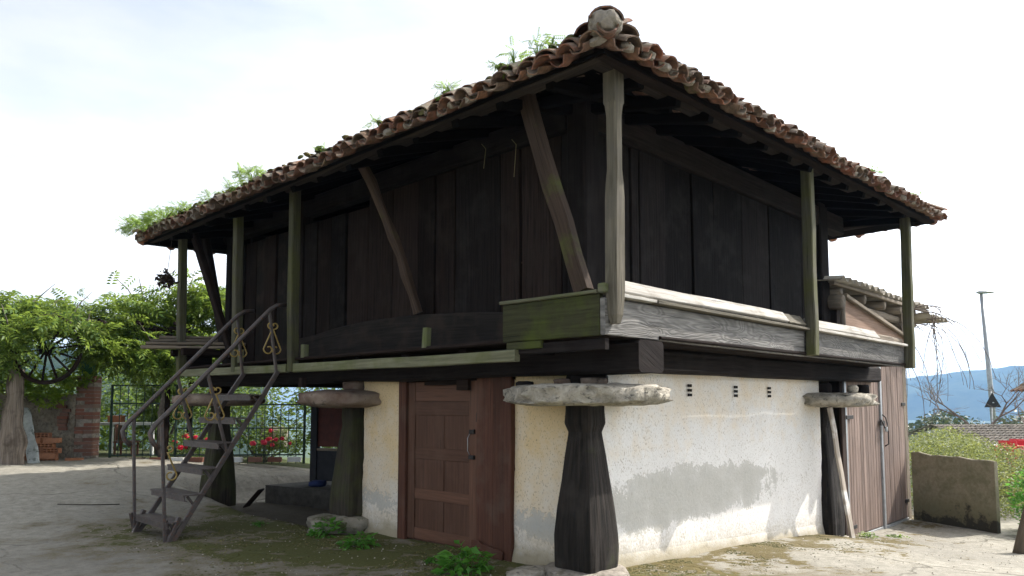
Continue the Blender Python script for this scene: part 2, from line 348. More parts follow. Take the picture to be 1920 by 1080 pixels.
def sweep(rings, cap=True):
    """closed rings of equal length -> verts, faces, uv (u along, v around, metres)"""
    n = len(rings[0]); V = [v for r in rings for v in r]; F = []; U = []
    per = [0]
    for i in range(n): per.append(per[-1] + (rings[len(rings)//2][(i+1) % n]-rings[len(rings)//2][i]).length)
    us = [0]
    for k in range(1, len(rings)):
        a = sum(rings[k-1], Vector())/n; b = sum(rings[k], Vector())/n; us.append(us[-1]+(b-a).length)
    for k in range(len(rings)-1):
        for i in range(n):
            j = (i+1) % n
            F.append((k*n+i, k*n+j, (k+1)*n+j, (k+1)*n+i))
            U.append([(us[k], per[i]), (us[k], per[i+1]), (us[k+1], per[i+1]), (us[k+1], per[i])])
    if cap:
        for k, rev in ((0, True), (len(rings)-1, False)):
            idx = [k*n+i for i in range(n)]
            if rev: idx = idx[::-1]
            F.append(tuple(idx)); c = sum(rings[k], Vector())/n
            U.append([((V[i].x-V[i].y)*.8+7, V[i].z*.4+V[i].x*.2) for i in idx])
    return V, F, U
def frame(d, up=(0, 0, 1)):
    d = Vector(d).normalized(); up = Vector(up)
    if abs(d.dot(up)) > .98: up = Vector((0, 1, 0)) if abs(d.y) < .9 else Vector((1, 0, 0))
    s = up.cross(d).normalized(); return s, d.cross(s).normalized()
def beamgeo(p0, p1, w, h, up=(0, 0, 1), seg=5, ch=.012, jit=.004, bow=0., taper=1., tw=None, dirw=None):
    """timber with chamfered, slightly uneven edges. w: across, h: along up"""
    p0, p1 = Vector(p0), Vector(p1); s, u = frame(p1-p0, up); rings = []; r = random.Random(hash((round(p0.x*97), round(p0.y*89), round(p1.z*83), round(w*997)))&0xffff)
    L_ = (p1-p0).length
    prof = lambda a, b: [(-a+ch, -b), (a-ch, -b), (a, -b+ch), (a, b-ch), (a-ch, b), (-a+ch, b), (-a, b-ch), (-a, -b+ch)]
    for k in range(seg+1):
        t = k/seg; c = p0.lerp(p1, t) + u*(bow*4*t*(1-t)); f = 1+(taper-1)*t
        a, b = w/2*f, h/2*f
        ja = [r.uniform(-jit, jit) for _ in range(4)]
        cx_, cy_ = r.uniform(-jit, jit), r.uniform(-jit, jit)
        rings.append([c + s*(x+cx_+(ja[0] if x > 0 else ja[1])) + u*(y+cy_+(ja[2] if y > 0 else ja[3])) for x, y in prof(a, b)])
    return sweep(rings)
def beam(name, p0, p1, w, h, mat, parent=None, **k):
    V, F, U = beamgeo(p0, p1, w, h, **k); return obj(name, V, F, mat, parent, uv=U)
def box(name, lo, hi, mat, parent=None, ch=.004, jit=.002, seg=2):
    """axis-aligned board, grain along its longest side"""
    lo, hi = Vector(lo), Vector(hi); c = (lo+hi)/2; d = hi-lo; a = max(range(3), key=lambda i: d[i])
    p0, p1 = c.copy(), c.copy(); p0[a] = lo[a]; p1[a] = hi[a]
    up = Vector((0, 0, 1)) if a != 2 else Vector((0, 1, 0)); s, u = frame(p1-p0, up)
    w = sum(abs(s[i])*d[i] for i in range(3)); h = sum(abs(u[i])*d[i] for i in range(3))
    return beam(name, p0, p1, w, h, mat, parent, up=up, seg=seg, ch=min(ch, .3*w, .3*h), jit=min(jit, .1*w, .1*h))
def tubegeo(pts, r, n=8, closed=False):
    pts = [Vector(p) for p in pts]; rings = []; up = Vector((0, 0, 1)); ps = None
    for k, p in enumerate(pts):
        a = pts[max(0, k-1)]; b = pts[min(len(pts)-1, k+1)]; d = (b-a).normalized()
        if ps is None: s, u = frame(d, (0, 0, 1) if abs(d.z) < .9 else (0, 1, 0))
        else:
            s = (ps - d*ps.dot(d)).normalized(); u = d.cross(s)
        ps = s; rr = r[k] if isinstance(r, (list, tuple)) else r
        rings.append([p + s*(rr*math.cos(2*math.pi*i/n)) + u*(rr*math.sin(2*math.pi*i/n)) for i in range(n)])
    return sweep(rings)
def tube(name, pts, r, mat, parent=None, n=8):
    V, F, U = tubegeo(pts, r, n); return obj(name, V, F, mat, parent, smooth=True, uv=U)
def rockgeo(c, rx, ry, rz, seed=0, nu=30, nv=12, rough=.12, flat=.6, rot=0.):
    c = Vector(c); V = []; F = []; cs, sn = math.cos(rot), math.sin(rot)
    for j in range(nv+1):
        ph = -math.pi/2 + math.pi*j/nv
        for i in range(nu):
            th = 2*math.pi*i/nu
            cp = math.copysign(abs(math.cos(ph))**flat, math.cos(ph)); sp = math.copysign(abs(math.sin(ph))**flat, math.sin(ph))
            d = Vector((math.cos(th)*cp, math.sin(th)*cp, sp))
            q = d*2.2 + Vector((seed*3.1, seed*1.7, 0))
            k = 1 + rough*(mnoise.noise(q)*1.3 + .6*mnoise.noise(q*2.7) + .45*mnoise.noise(q*6.1))
            kz = 1 + rough*1.1*(mnoise.noise(q*1.9+Vector((9, 0, 0)))+.7*mnoise.noise(q*5+Vector((0, 5, 0))))
            x, y, z = d.x*rx*k, d.y*ry*k, d.z*rz*kz
            V.append(c + Vector((x*cs-y*sn, x*sn+y*cs, z)))
    for j in range(nv):
        for i in range(nu):
            k = (i+1) % nu; F.append((j*nu+i, j*nu+k, (j+1)*nu+k, (j+1)*nu+i))
    return V, F
def rock(name, c, rx, ry, rz, mat, parent=None, smooth=True, **k):
    V, F = rockgeo(c, rx, ry, rz, **k); return obj(name, V, F, mat, parent, smooth=smooth)
def bx(lo, hi):
    x0, y0, z0 = lo; x1, y1, z1 = hi
    return ([(x0, y0, z0), (x1, y0, z0), (x1, y1, z0), (x0, y1, z0), (x0, y0, z1), (x1, y0, z1), (x1, y1, z1), (x0, y1, z1)],
            [(0, 3, 2, 1), (4, 5, 6, 7), (0, 1, 5, 4), (1, 2, 6, 5), (2, 3, 7, 6), (3, 0, 4, 7)])
# ---- leaves: many small faces merged with numpy
def leaf_obj(name, tv, tf, pos, rots, scale, mat, parent=None):
    tv = np.array(tv, float); N = len(pos); n = len(tv)
    V = (np.einsum('nij,mj->nmi', rots, tv)*scale[:, None, None] + pos[:, None, :]).reshape(-1, 3)
    cnt = [len(f) for f in tf]; base = np.concatenate([np.array(f) for f in tf])
    loops = (base[None, :] + (np.arange(N)*n)[:, None]).ravel()
    tot = np.tile(np.array(cnt), N); start = np.concatenate([[0], np.cumsum(tot)[:-1]])
    me = bpy.data.meshes.new(name); me.vertices.add(len(V)); me.vertices.foreach_set('co', V.ravel())
    me.loops.add(len(loops)); me.loops.foreach_set('vertex_index', loops.astype(np.int32))
    me.polygons.add(len(tot)); me.polygons.foreach_set('loop_start', start.astype(np.int32)); me.polygons.foreach_set('loop_total', tot.astype(np.int32))
    me.update(calc_edges=True); me.validate()
    me.materials.append(MT[mat]); o = bpy.data.objects.new(name, me); _link(o, parent); return o
NR = np.random.default_rng(5)
def rand_rots(N, tilt=.7, R=None):
    """random leaf frames: x along the leaf, normal roughly up"""
    R = R or NR; a = R.uniform(0, 2*np.pi, N); nrm = np.stack([R.normal(0, tilt, N), R.normal(0, tilt, N), np.ones(N)], 1)
    nrm /= np.linalg.norm(nrm, axis=1)[:, None]
    x = np.stack([np.cos(a), np.sin(a), np.zeros(N)], 1); x -= nrm*(x*nrm).sum(1)[:, None]; x /= np.linalg.norm(x, axis=1)[:, None]
    y = np.cross(nrm, x); return np.stack([x, y, nrm], 2)
OVAL = ([(0, 0, 0), (.35, .22, .05), (1, 0, -.10), (.35, -.22, .05), (.72, .13, .0), (.72, -.13, .0)], [(0, 3, 5, 2, 4, 1)])
OVAL = ([(0, 0, 0), (.4, .24, .06), (1, 0, -.12), (.4, -.24, .06), (.45, 0, -.02)], [(0, 4, 1), (4, 2, 1), (0, 3, 4), (3, 2, 4)])
def pinnate(pairs=5, w=.09, l=.30, droop=.35):
    V, F = [], []
    def leaf(o, d, ll):
        o = np.array(o); d = np.array(d)/np.linalg.norm(d); sd = np.cross(d, [0, 0, 1.]); sd /= np.linalg.norm(sd); b = len(V)
        V.extend([tuple(o), tuple(o+d*ll*.45+sd*w*.5+np.array([0, 0, .02])), tuple(o+d*ll+np.array([0, 0, -.05])), tuple(o+d*ll*.45-sd*w*.5+np.array([0, 0, .02]))]); F.append((b, b+1, b+2, b+3))
    for i in range(pairs):
        t = .22+.66*i/(pairs-1); ll = l*(1-.35*abs(t-.5))
        for sg in (1, -1): leaf((t, 0, -droop*t*t), (.45, sg, -.12-.3*t), ll)
    leaf((.92, 0, -droop*.85), (1, 0, -.6), l); return V, F
def unit(v): v = np.array(v, float); return v/np.linalg.norm(v)
def blob_points(N, lobes, R=None, shell=.35):
    """points spread through a union of ellipsoid lobes, denser to their skin"""
    R = R or NR; w = np.array([l[1][0]*l[1][1]*l[1][2] for l in lobes])**.7; pick = R.choice(len(lobes), N, p=w/w.sum()); P = np.zeros((N, 3))
    d = R.normal(size=(N, 3)); d /= np.linalg.norm(d, axis=1)[:, None]; rr = R.uniform(shell, 1., N)**.55
    for k, (c, r) in enumerate(lobes):
        m = pick == k; P[m] = np.array(c) + d[m]*rr[m][:, None]*np.array(r)
    return P
def smooth(a, b, x):
    t = min(1, max(0, (x-a)/(b-a))); return t*t*(3-2*t)

# ------------------------------------------------------------------ ground
GX = [-6000, -8, 0, 3, 5.3, 6.4, 8, 10, 14, 30, 60, 200, 700, 6000]
GZ = [-20, -.10, -.08, -.20, -.36, -.53, -.62, -.62, -.75, -1.6, -4, -14, -40, -45]
def zg(x, y, fine=True):
    z = float(np.interp(x, GX, GZ))
    rise = smooth(5.2, 11.5, y)*(1-smooth(2.5, 6, x))
    z += .48*rise
    if y > 16: z -= min(40, (y-16)*.06)*(1-smooth(4, 40, x)*.3)
    # sunken soil under the raised floor
    e = -.30 + .08*mnoise.noise(Vector((x*1.3, y*1.3, 4)))
    u = smooth(e-.03, e+.05, x)*smooth(3.3, 3.5, y)*(1-smooth(8.3, 8.9, y))*(1-smooth(5.6, 6, x))
    z -= u*(.12 + .45*rise)
    if abs(x) < 25 and abs(y) < 25:
        z += .022*mnoise.noise(Vector((x*.8, y*.8, 0))) + .010*mnoise.noise(Vector((x*2.6, y*2.6, 3)))
        z += .014*smooth(.9, .25, abs(x+.35))*max(0, mnoise.noise(Vector((x*4, y*4, 1))))
    return z
def axis(lo, hi, st):
    a = list(np.arange(lo, hi, st)); k, q = [], st
    while (k[-1] if k else hi) < 6000: q *= 1.28; k.append((k[-1] if k else hi)+q)
    m, q = [], st
    while (m[-1] if m else lo) > -6000: q *= 1.28; m.append((m[-1] if m else lo)-q)
    return m[::-1]+a+k
gx, gy = axis(-6, 11, .12), axis(-5, 13, .12)
GV = [(x, y, zg(x, y)) for y in gy for x in gx]; nx = len(gx)
GF = [(j*nx+i, j*nx+i+1, (j+1)*nx+i+1, (j+1)*nx+i) for j in range(len(gy)-1) for i in range(nx-1)]
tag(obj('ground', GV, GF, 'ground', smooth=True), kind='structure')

# ------------------------------------------------------------------ far hills
def hill(name, az0, az1, dist, hfun, n=260, m=10, depth=900):
    V, F = [], []
    for i in range(n+1):
        a = az0+(az1-az0)*i/n
        for j in range(m+1):
            t = j/m; d = dist+depth*t
            hh = hfun(a, i/n)*math.sin(min(1, t*1.15)*math.pi/2)**.8
            hh += 12*mnoise.noise(Vector((a*60, t*5, 1)))*t + 5*mnoise.noise(Vector((a*300, t*12, 2)))*t
            V.append((-5.5+d*math.cos(a), -4.4+d*math.sin(a), -45 + (45+hh)*(t > 0)))
    for i in range(n):
        for j in range(m): q = i*(m+1)+j; F.append((q, q+m+1, q+m+2, q+1))
    return tag(obj(name, V, F, 'hill', smooth=True), kind='structure')
hill('hill_right', rad(-25), rad(40), 2300, lambda a, t: max(55, min(185, 130-(math.degrees(a)-9.3)*6.0)) + 7*mnoise.noise(Vector((a*25, 0, 0))) + 3.5*mnoise.noise(Vector((a*90, 1, 0))))
hill('hill_left', rad(62), rad(118), 420, lambda a, t: 42+14*mnoise.noise(Vector((a*7, 3, 0)))+4*mnoise.noise(Vector((a*60, 3, 0))), depth=300)
# ------------------------------------------------------------------ raised granary
G = empty('raised_granary', (3, 3.5, 0), 'dark tarred timber granary with clay tile roof raised on wooden pillars', 'granary')
XL, YR = -.60, -.76                # outer gallery lines
X1, Y1 = 7.25, 7.85                # gallery ends
def ztop(x, y): return 4.235 + .028*(x+1.05) - .012*(y+1.05)      # eave level, the old frame leans a little
RX0, RX1, RY0, RY1 = -1.02, 8.0, -1.02, 8.35
TAN = .44
def zroof(x, y): return ztop(x, y) + TAN*max(0, min(x-RX0, RX1-x, y-RY0, RY1-y))
# pillars and capstones
def pillar(c, z0, z1, b, t, mat, lean=(0, 0), notch=True):
    prof = [(0., .98), (.03, 1.0), (.12, 1.0), (.2, .985), (.365, .88), (.53, .76), (.69, .63), (.82, .53)]
    prof += [(.835, .525), (.885, .64), (.895, .65), (.97, .62), (1., .62)] if notch else [(.9, .55), (1., .53)]
    rings = []; n = 7
    for f, w in prof:
        z = z0+(z1-z0)*f; hw = b*w*.5; r = []
        corners = [(-1, -1), (1, -1), (1, 1), (-1, 1)]
        for q in range(4):
            a, d = corners[q], corners[(q+1) % 4]
            for i in range(n):
                s = i/n; x, y = a[0]+(d[0]-a[0])*s, a[1]+(d[1]-a[1])*s
                if i == 0: x, y = x*.93, y*.93
                p = Vector((c[0]+lean[0]*f+x*hw, c[1]+lean[1]*f+y*hw, z))
                k = .007*mnoise.noise(Vector((x*4, y*4, f*1.4+c[0]))) + .012*mnoise.noise(Vector((x*3, y*3, f*5+c[1])))
                r.append(p + Vector((x, y, 0)).normalized()*k*(1.3 if f < .5 else .7))
        rings.append(r)
    # v first: grain runs up the pillar
    V, F, U = sweep(rings); return obj('pillar', V, F, mat, G, uv=U)
pillar((.0, .0), .0, 1.475, .455, .3, 'pillar')
pillar((.02, 3.78), .10, 1.46, .46, .3, 'pillar_mossy', notch=False)
pillar((.02, 7.62), -.16, 1.46, .46, .3, 'pillar_mossy', notch=False)
pillar((5.78, .10), -.47, 1.46, .50, .3, 'pillar')
pillar((5.8, 7.6), -.45, 1.46, .5, .3, 'pillar', notch=False)
rock('capstone', (.02, .0, 1.575), .75, .77, .098, 'stone', G, seed=3, nu=96, nv=16, rough=.11, flat=.40)
rock('capstone', (-.02, 3.86, 1.555), .62, .66, .115, 'stone_red', G, seed=8, nu=48, nv=14, rough=.09, flat=.62)
rock('capstone', (.0, 7.62, 1.555), .70, .72, .10, 'stone_red', G, seed=5, nu=48, nv=12, rough=.08, flat=.5)
rock('capstone', (5.70, .02, 1.545), .72, .74, .105, 'stone', G, seed=12, nu=56, nv=12, rough=.10, flat=.45)
rock('pillar_base_stone', (.0, .0, -.055), .38, .40, .055, 'mortar', G, seed=21, rough=.10, flat=.4)
rock('pillar_base_stone', (-.10, 3.80, -.01), .46, .40, .105, 'stone_moss', G, seed=24, rough=.13, flat=.42)
rock('pillar_base_stone', (5.80, .10, -.50), .36, .36, .05, 'stone', G, seed=27, rough=.1, flat=.4)
# wedges between capstone and sill beam
for c, s, m in [((-.02, -.12, 1.70), (.16, .10, .035), 'stone_red'), ((.05, .02, 1.725), (.19, .2, .06), 'black'), ((-.1, .16, 1.70), (.13, .1, .03), 'stone_red'),
                ((.02, 3.76, 1.72), (.18, .18, .07), 'stone_red'), ((.0, 7.6, 1.70), (.18, .18, .07), 'dark'), ((5.72, .05, 1.72), (.16, .16, .09), 'dark')]:
    rock('packing_wedge', c, *s, m, G, seed=int(c[1]*10)+3, nu=14, nv=7, rough=.12, flat=.4)
beam('sill_beam', (0, -.74, 1.905), (0, 8.0, 1.895), .40, .275, 'black', G, seg=10, ch=.03, jit=.008)
beam('sill_beam', (.21, .0, 1.93), (7.72, .0, 1.965), .38, .25, 'black', G, seg=10, ch=.03, jit=.008)
beam('sill_beam', (5.8, .2, 1.93), (5.8, 7.9, 1.9), .36, .25, 'black', G, seg=8, ch=.03, jit=.006)
beam('sill_beam', (.21, 7.6, 1.9), (6.3, 7.6, 1.93), .36, .25, 'black', G, seg=8, ch=.03, jit=.006)
# floor boards of the granary body and gallery
for i in range(12):
    x0 = .2+i*.46
    beam('floor_board', (x0+.23, .2, 2.075), (x0+.23, 7.6, 2.075), .45, .045, 'black', G, seg=2)
for i in range(3):
    beam('gallery_board', (-.50+i*.235, -.70, 2.068), (-.50+i*.235, 7.8, 2.055), .23, .035, 'dark', G, seg=3)
    beam('gallery_board', (.14, -.64+i*.235, 2.075), (7.2, -.64+i*.235, 2.10), .23, .035, 'dark', G, seg=3)
for i in range(9):
    y = .25+i*.92; beam('gallery_joist', (-.5, y, 1.995), (-.20, y, 1.995), .12, .09, 'dark', G, seg=1)
# body walls: vertical planks between posts
XW, YW = .15, .15
zt = 4.50
def plank_wall(edges, axis_, mats, z0, z1f):
    for i in range(len(edges)-1):
        a, b = edges[i], edges[i+1]; r = rng.uniform(-.022, .022); m = mats[i % len(mats)]
        c = (a+b)/2; w = abs(b-a)-.014; z1 = z1f(c)
        if axis_ == 'y': beam('wall_plank', (XW+.02+r, c, z0), (XW+.02+r, c, z1), w, .05, m, G, up=(1, 0, 0), seg=3, ch=.006, jit=.003)
        else: beam('wall_plank', (c, YW+.02+r, z0), (c, YW+.02+r, z1), .05, w, m, G, up=(1, 0, 0), seg=3, ch=.006, jit=.003)
plank_wall([.14, .40, .57, .98, 1.27, 2.01, 2.36, 2.68, 3.20, 3.73], 'y', ['black', 'dark', 'dark', 'dark', 'black', 'dark', 'dark', 'dark', 'dark'], 2.40, lambda c: 4.22)
plank_wall([3.73, 4.23, 4.60, 4.95, 5.30], 'y', ['dark', 'black', 'dark', 'black'], 2.40, lambda c: 4.10)
plank_wall([5.46, 5.75, 6.12, 6.48, 6.81, 7.18, 7.55], 'y', ['dark', 'sill', 'dark', 'sill', 'dark', 'black'], 2.10, lambda c: 4.10)
plank_wall([.30, .98, 1.13, 1.64, 2.24, 2.75, 3.5, 4.29, 4.9, 5.40, 5.98], 'x', ['black'], 2.10, lambda c: 4.24)
box('body_post', (.10, .06, 2.05), (.34, .30, 4.55), 'black', G, ch=.02)
box('body_post', (.09, 5.29, 2.05), (.27, 5.45, 4.5), 'black', G, ch=.015)
box('body_post', (.09, 7.54, 2.05), (.31, 7.74, 4.5), 'black', G, ch=.02)
box('body_post', (5.99, .07, 2.05), (6.30, .33, 4.62), 'black', G, ch=.02)
box('body_post', (6.0, 7.5, 2.05), (6.28, 7.74, 4.5), 'black', G, ch=.02)
box('wall_plate', (.10, .31, 4.24), (.30, 7.9, 4.50), 'black', G, ch=.02, seg=6)
box('wall_plate', (.35, .08, 4.26), (7.0, .28, 4.56), 'black', G, ch=.02, seg=6)
box('back_wall', (.4, 7.45, 2.05), (6.0, 7.52, 4.5), 'black', G)
box('back_wall', (6.06, .4, 2.05), (6.12, 7.5, 4.5), 'black', G)
# the bowed sill board low on the long wall
def bowed_board():
    pts = [(1.0, 2.45), (1.6, 2.50), (2.45, 2.545), (3.0, 2.555), (3.52, 2.555), (4.0, 2.535), (4.4, 2.50), (4.8, 2.455), (5.28, 2.42)]
    pts = [(.10, 2.46), (.5, 2.455)] + pts; rings = []
    for y, z in pts:
        b = 2.0; rings.append([Vector((.04, y, b)), Vector((.145, y, b)), Vector((.145, y, z-.012)), Vector((.13, y, z)), Vector((.05, y, z)), Vector((.04, y, z-.012))])
    V, F, U = sweep(rings); F = [f[::-1] for f in F]; U = [u[::-1] for u in U]
    return obj('bowed_sill_board', V, F, 'sill', G, uv=U)
bowed_board()
box('sill_board', (.06, 5.46, 2.0), (.14, 7.53, 2.12), 'dark', G)
for y, z0, z1 in [(4.02, 2.07, 2.235), (1.62, 2.07, 2.28), (5.75, 2.07, 2.26), (4.05, 1.70, 1.82)]:
    beam('baluster_stub', (-.585, y, z0), (-.585, y, z1), .07, .085, 'ledge' if z0 > 1.9 else 'dark', G, up=(1, 0, 0), seg=1)
# gallery posts
def turned_corner_post():
    # square head and foot, the shaft chamfered to an octagon
    prof = [(2.15, .034, .034, .01), (2.22, .05, .05, .01), (2.42, .062, .061, .008), (3.20, .062, .061, .008), (3.33, .060, .060, .016), (3.44, .054, .054, .021), (3.9, .055, .055, .021), (3.99, .062, .061, .016), (4.01, .066, .065, .008), (4.34, .066, .065, .008)]
    rings = []; cx_, cy_ = XL+.04, YR-.005
    for z, a, b, ch in prof:
        ox = .006*math.sin(z*2.2)
        rings.append([Vector((cx_+x+ox, cy_+y, z)) for x, y in [(-a+ch, -b), (a-ch, -b), (a, -b+ch), (a, b-ch), (a-ch, b), (-a+ch, b), (-a, b-ch), (-a, -b+ch)]])
    V, F, U = sweep(rings); return obj('gallery_post', V, F, 'grey', G, uv=U)
turned_corner_post()
def post(x, y, z0, z1, w, mat, lean=(0, 0)):
    o = beam('gallery_post', (x, y, z0), (x+lean[0], y+lean[1], z1), w, w, mat, G, up=(1, 0, 0), seg=6, ch=.012, jit=.004); return o
post(3.36, YR-.04, 2.07, 4.38, .125, 'mossy', (.10, .04))
post(7.16, YR-.03, 2.05, 4.46, .135, 'mossy', (.22, .04))
post(XL-.01, 4.26, 1.90, 4.30, .118, 'mossy', (0, .04))
post(XL-.01, 5.80, 1.94, 4.24, .118, 'mossy', (0, .08))
post(XL-.01, 7.72, 1.98, 4.20, .12, 'mossy', (0, .10))
# plates carried by the posts and the outer eave beams
beam('eave_plate', (XL-.04, -.86, 4.43), (XL-.04, 8.15, 4.26), .14, .15, 'plate', G, seg=14, ch=.02, jit=.010)
beam('eave_plate', (-.85, YR, 4.335), (7.75, YR, 4.555), .14, .15, 'plate', G, seg=14, ch=.02, jit=.010)
beam('eave_board', (-.90, -.95, 4.285), (-.93, 8.28, 4.175), .12, .12, 'plate', G, seg=16, ch=.02, jit=.012)
beam('eave_board', (-.96, -.93, 4.275), (7.9, -.95, 4.515), .12, .15, 'dark', G, seg=16, ch=.025, jit=.014)
beam('eave_plate', (.2, 8.1, 4.32), (7.6, 8.1, 4.46), .14, .14, 'black', G, seg=6, ch=.02)
beam('eave_plate', (7.55, -.6, 4.55), (7.55, 8.0, 4.46), .14, .14, 'black', G, seg=6, ch=.02)
beam('hip_rafter', (-1.0, -1.0, 4.36), (3.3, 3.3, 6.27), .15, .16, 'dark', G, seg=6, ch=.02)
rock('hip_rafter_end', (-.99, -1.0, 4.385), .10, .10, .06, 'log', G, seed=4, nu=14, nv=8, rough=.12, flat=.5)
for i in range(15):
    y = -.35+i*.6; x1 = min(3.3, max(.9, min(y, 7.3-y)+1.2))
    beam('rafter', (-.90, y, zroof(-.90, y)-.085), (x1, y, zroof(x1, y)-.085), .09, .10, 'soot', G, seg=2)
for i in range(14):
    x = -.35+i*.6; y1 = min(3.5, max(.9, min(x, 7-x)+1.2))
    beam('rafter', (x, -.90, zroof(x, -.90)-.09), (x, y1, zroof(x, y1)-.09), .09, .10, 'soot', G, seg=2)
# braces
beam('brace', (XL+.02, .22, 4.38), (XL+.02, -.44, 2.44), .15, .11, 'brace', G, up=(1, 0, 0), seg=6, ch=.012, jit=.006)
beam('brace', (XL+.03, 2.86, 4.32), (.02, 2.52, 2.56), .11, .10, 'brace', G, up=(1, 0, 0), seg=8, ch=.02, jit=.012, bow=.05)
beam('brace', (XL+.02, 7.45, 4.20), (-.28, 6.62, 2.2), .12, .10, 'dark', G, up=(1, 0, 0), seg=5, ch=.015, jit=.006)
beam('brace', (XL+.30, 7.70, 4.25), (-.05, 7.25, 2.1), .15, .10, 'black', G, up=(1, 0, 0), seg=5, ch=.015, jit=.006)
# parapet on the short side, its rail board tilted back
def rail_board(x0, x1, mat):
    up = Vector((0, .60, .80)); beam('parapet_rail', (x0, YR+.045, 2.475), (x1, YR+.045, 2.475+.010*(x1-x0)/3), .035, .145, mat, G, up=up, seg=6, ch=.006, jit=.004)
box('parapet_plank', (XL-.05, YR+.035, 2.055), (3.30, YR+.085, 2.36), 'swirl', G, seg=8, ch=.006)
box('parapet_plank', (3.32, YR+.035, 2.06), (7.12, YR+.085, 2.375), 'swirl', G, seg=8, ch=.006)
box('parapet_ledge', (XL+.135, YR-.03, 2.375), (.02, YR+.12, 2.405), 'greyrail', G, seg=4)
box('parapet_ledge', (.024, YR-.045, 2.366), (3.29, YR+.12, 2.396), 'grey', G, seg=6)
box('parapet_ledge', (3.45, YR-.04, 2.380), (7.08, YR+.12, 2.412), 'greyrail', G, seg=6)
rail_board(XL+.135, 2.80, 'greyrail')
rail_board(2.81, 3.28, 'grey')
rail_board(3.45, 5.9, 'greyrail')
box('parapet_rail', (5.92, YR+.03, 2.416), (7.07, YR+.09, 2.505), 'log', G, seg=4, ch=.02, jit=.006)
# parapet remnant on the long side, edge boards
box('parapet_plank', (XL-.055, YR+.09, 2.055), (XL-.005, .44, 2.40), 'mossyplank', G, seg=6, ch=.005)
box('parapet_ledge', (XL-.085, YR+.10, 2.402), (XL+.09, .46, 2.432), 'ledge', G, seg=5, ch=.006)
box('parapet_ledge', (XL-.07, YR+.02, 2.40), (XL+.02, YR+.095, 2.48), 'ledge', G, ch=.01)
box('nailed_block', (XL-.05, -.02, 1.985), (XL-.01, .40, 2.05), 'mossyplank', G)
beam('edge_board', (XL-.03, .28, 1.925), (XL-.03, 4.16, 1.945), .07, .11, 'edge', G, seg=8, ch=.008, jit=.005)
beam('edge_board', (XL-.03, 4.35, 1.945), (XL-.03, 7.64, 1.975), .07, .11, 'edge', G, seg=6, ch=.008, jit=.005)
box('edge_board', (XL-.02, -.70, 1.94), (XL+.03, .275, 2.03), 'black', G)

# ---- roof: boarding, mortar and curved tiles
def roof_deck():
    a, b = (RX1-RX0)/2, (RY1-RY0)/2; m = min(a, b); V, F = [], []
    ridge = [(RX0+m, RY0+m), (RX1-m, RY1-m)]
    cor = [(RX0, RY0), (RX1, RY0), (RX1, RY1), (RX0, RY1)]
    for x, y in cor: V.append((x, y, zroof(x, y)-.03))
    for x, y in ridge: V.append((x, y, zroof(x, y)-.03))
    for x, y in cor: V.append((x, y, zroof(x, y)+.005))
    for x, y in ridge: V.append((x, y, zroof(x, y)+.005))
    T = [(0, 1, 4), (1, 2, 5, 4), (2, 3, 5), (3, 0, 4, 5)]
    F += [t[::-1] for t in T] + [tuple(i+6 for i in t) for t in T]
    F += [(i, (i+1) % 4, (i+1) % 4+6, i+6) for i in range(4)]
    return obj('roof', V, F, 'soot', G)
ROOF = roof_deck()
def tilegeo(cover, seed, ln=.46, n=9):
    r = random.Random(seed); V, F = [], []; th = .012; m = 4
    r0, r1 = (.108, .085) if cover else (.085, .108)
    ang = rad(158); k1, k2 = r.uniform(-.10, .10), r.uniform(-.05, .05)
    chips = [r.uniform(-.010, .010) for _ in range(n+1)]
    if r.random() < .45: c = r.randrange(n); chips[c] += .03; chips[min(n, c+1)] += .02
    for s in (0, 1):
        for j in range(m+1):
            t = j/m; R0 = r0+(r1-r0)*t - s*th
            for i in range(n+1):
                a = -ang/2+ang*i/n; x = R0*math.sin(a)*(1+k1*math.sin(a)*.4); z = R0*math.cos(a)*(.92+k1)
                if not cover: z = -z
                V.append((x, t*ln + (chips[i] if j == 0 else 0), z + (k2*t*.2)))
    q = (m+1)*(n+1); idx = lambda s, j, i: s*q+j*(n+1)+i
    for j in range(m):
        for i in range(n):
            a = (idx(0, j, i), idx(0, j, i+1), idx(0, j+1, i+1), idx(0, j+1, i)); b = (idx(1, j, i), idx(1, j+1, i), idx(1, j+1, i+1), idx(1, j, i+1))
            F += [a[::-1], b[::-1]] if not cover else [a[::-1], b[::-1]]
    for i in range(n): F.append((idx(0, 0, i), idx(0, 0, i+1), idx(1, 0, i+1), idx(1, 0, i))); F.append((idx(0, m, i+1), idx(0, m, i), idx(1, m, i), idx(1, m, i+1)))
    for j in range(m): F.append((idx(0, j, 0), idx(1, j, 0), idx(1, j+1, 0), idx(0, j+1, 0))); F.append((idx(0, j, n), idx(0, j+1, n), idx(1, j+1, n), idx(1, j, n)))
    return V, F
def mkmesh(name, V, F, mat, sm=False):
    me = bpy.data.meshes.new(name); me.from_pydata([tuple(v) for v in V], [], F); me.materials.append(MT[mat])
    if sm: me.polygons.foreach_set('use_smooth', [True]*len(me.polygons))
    return me
TG = [[tilegeo(c, 50+k*2+c) for k in range(6)] for c in (0, 1)]
TM = [[mkmesh('roof_tile', *g, 'tile') for g in row] for row in TG]
low = []                                   # rows out of reach of a single look, joined
SP = .235
def tile_basis(e, inn, x, y):
    d = .02; s = Vector((inn[0], inn[1], (zroof(x+inn[0]*d, y+inn[1]*d)-zroof(x, y))/d)).normalized()
    ee = Vector((e[0], e[1], 0)); ee.z = (ztop(x+e[0], y+e[1])-ztop(x, y)); ee = (ee-s*ee.dot(s)).normalized()
    return ee, s, ee.cross(s)
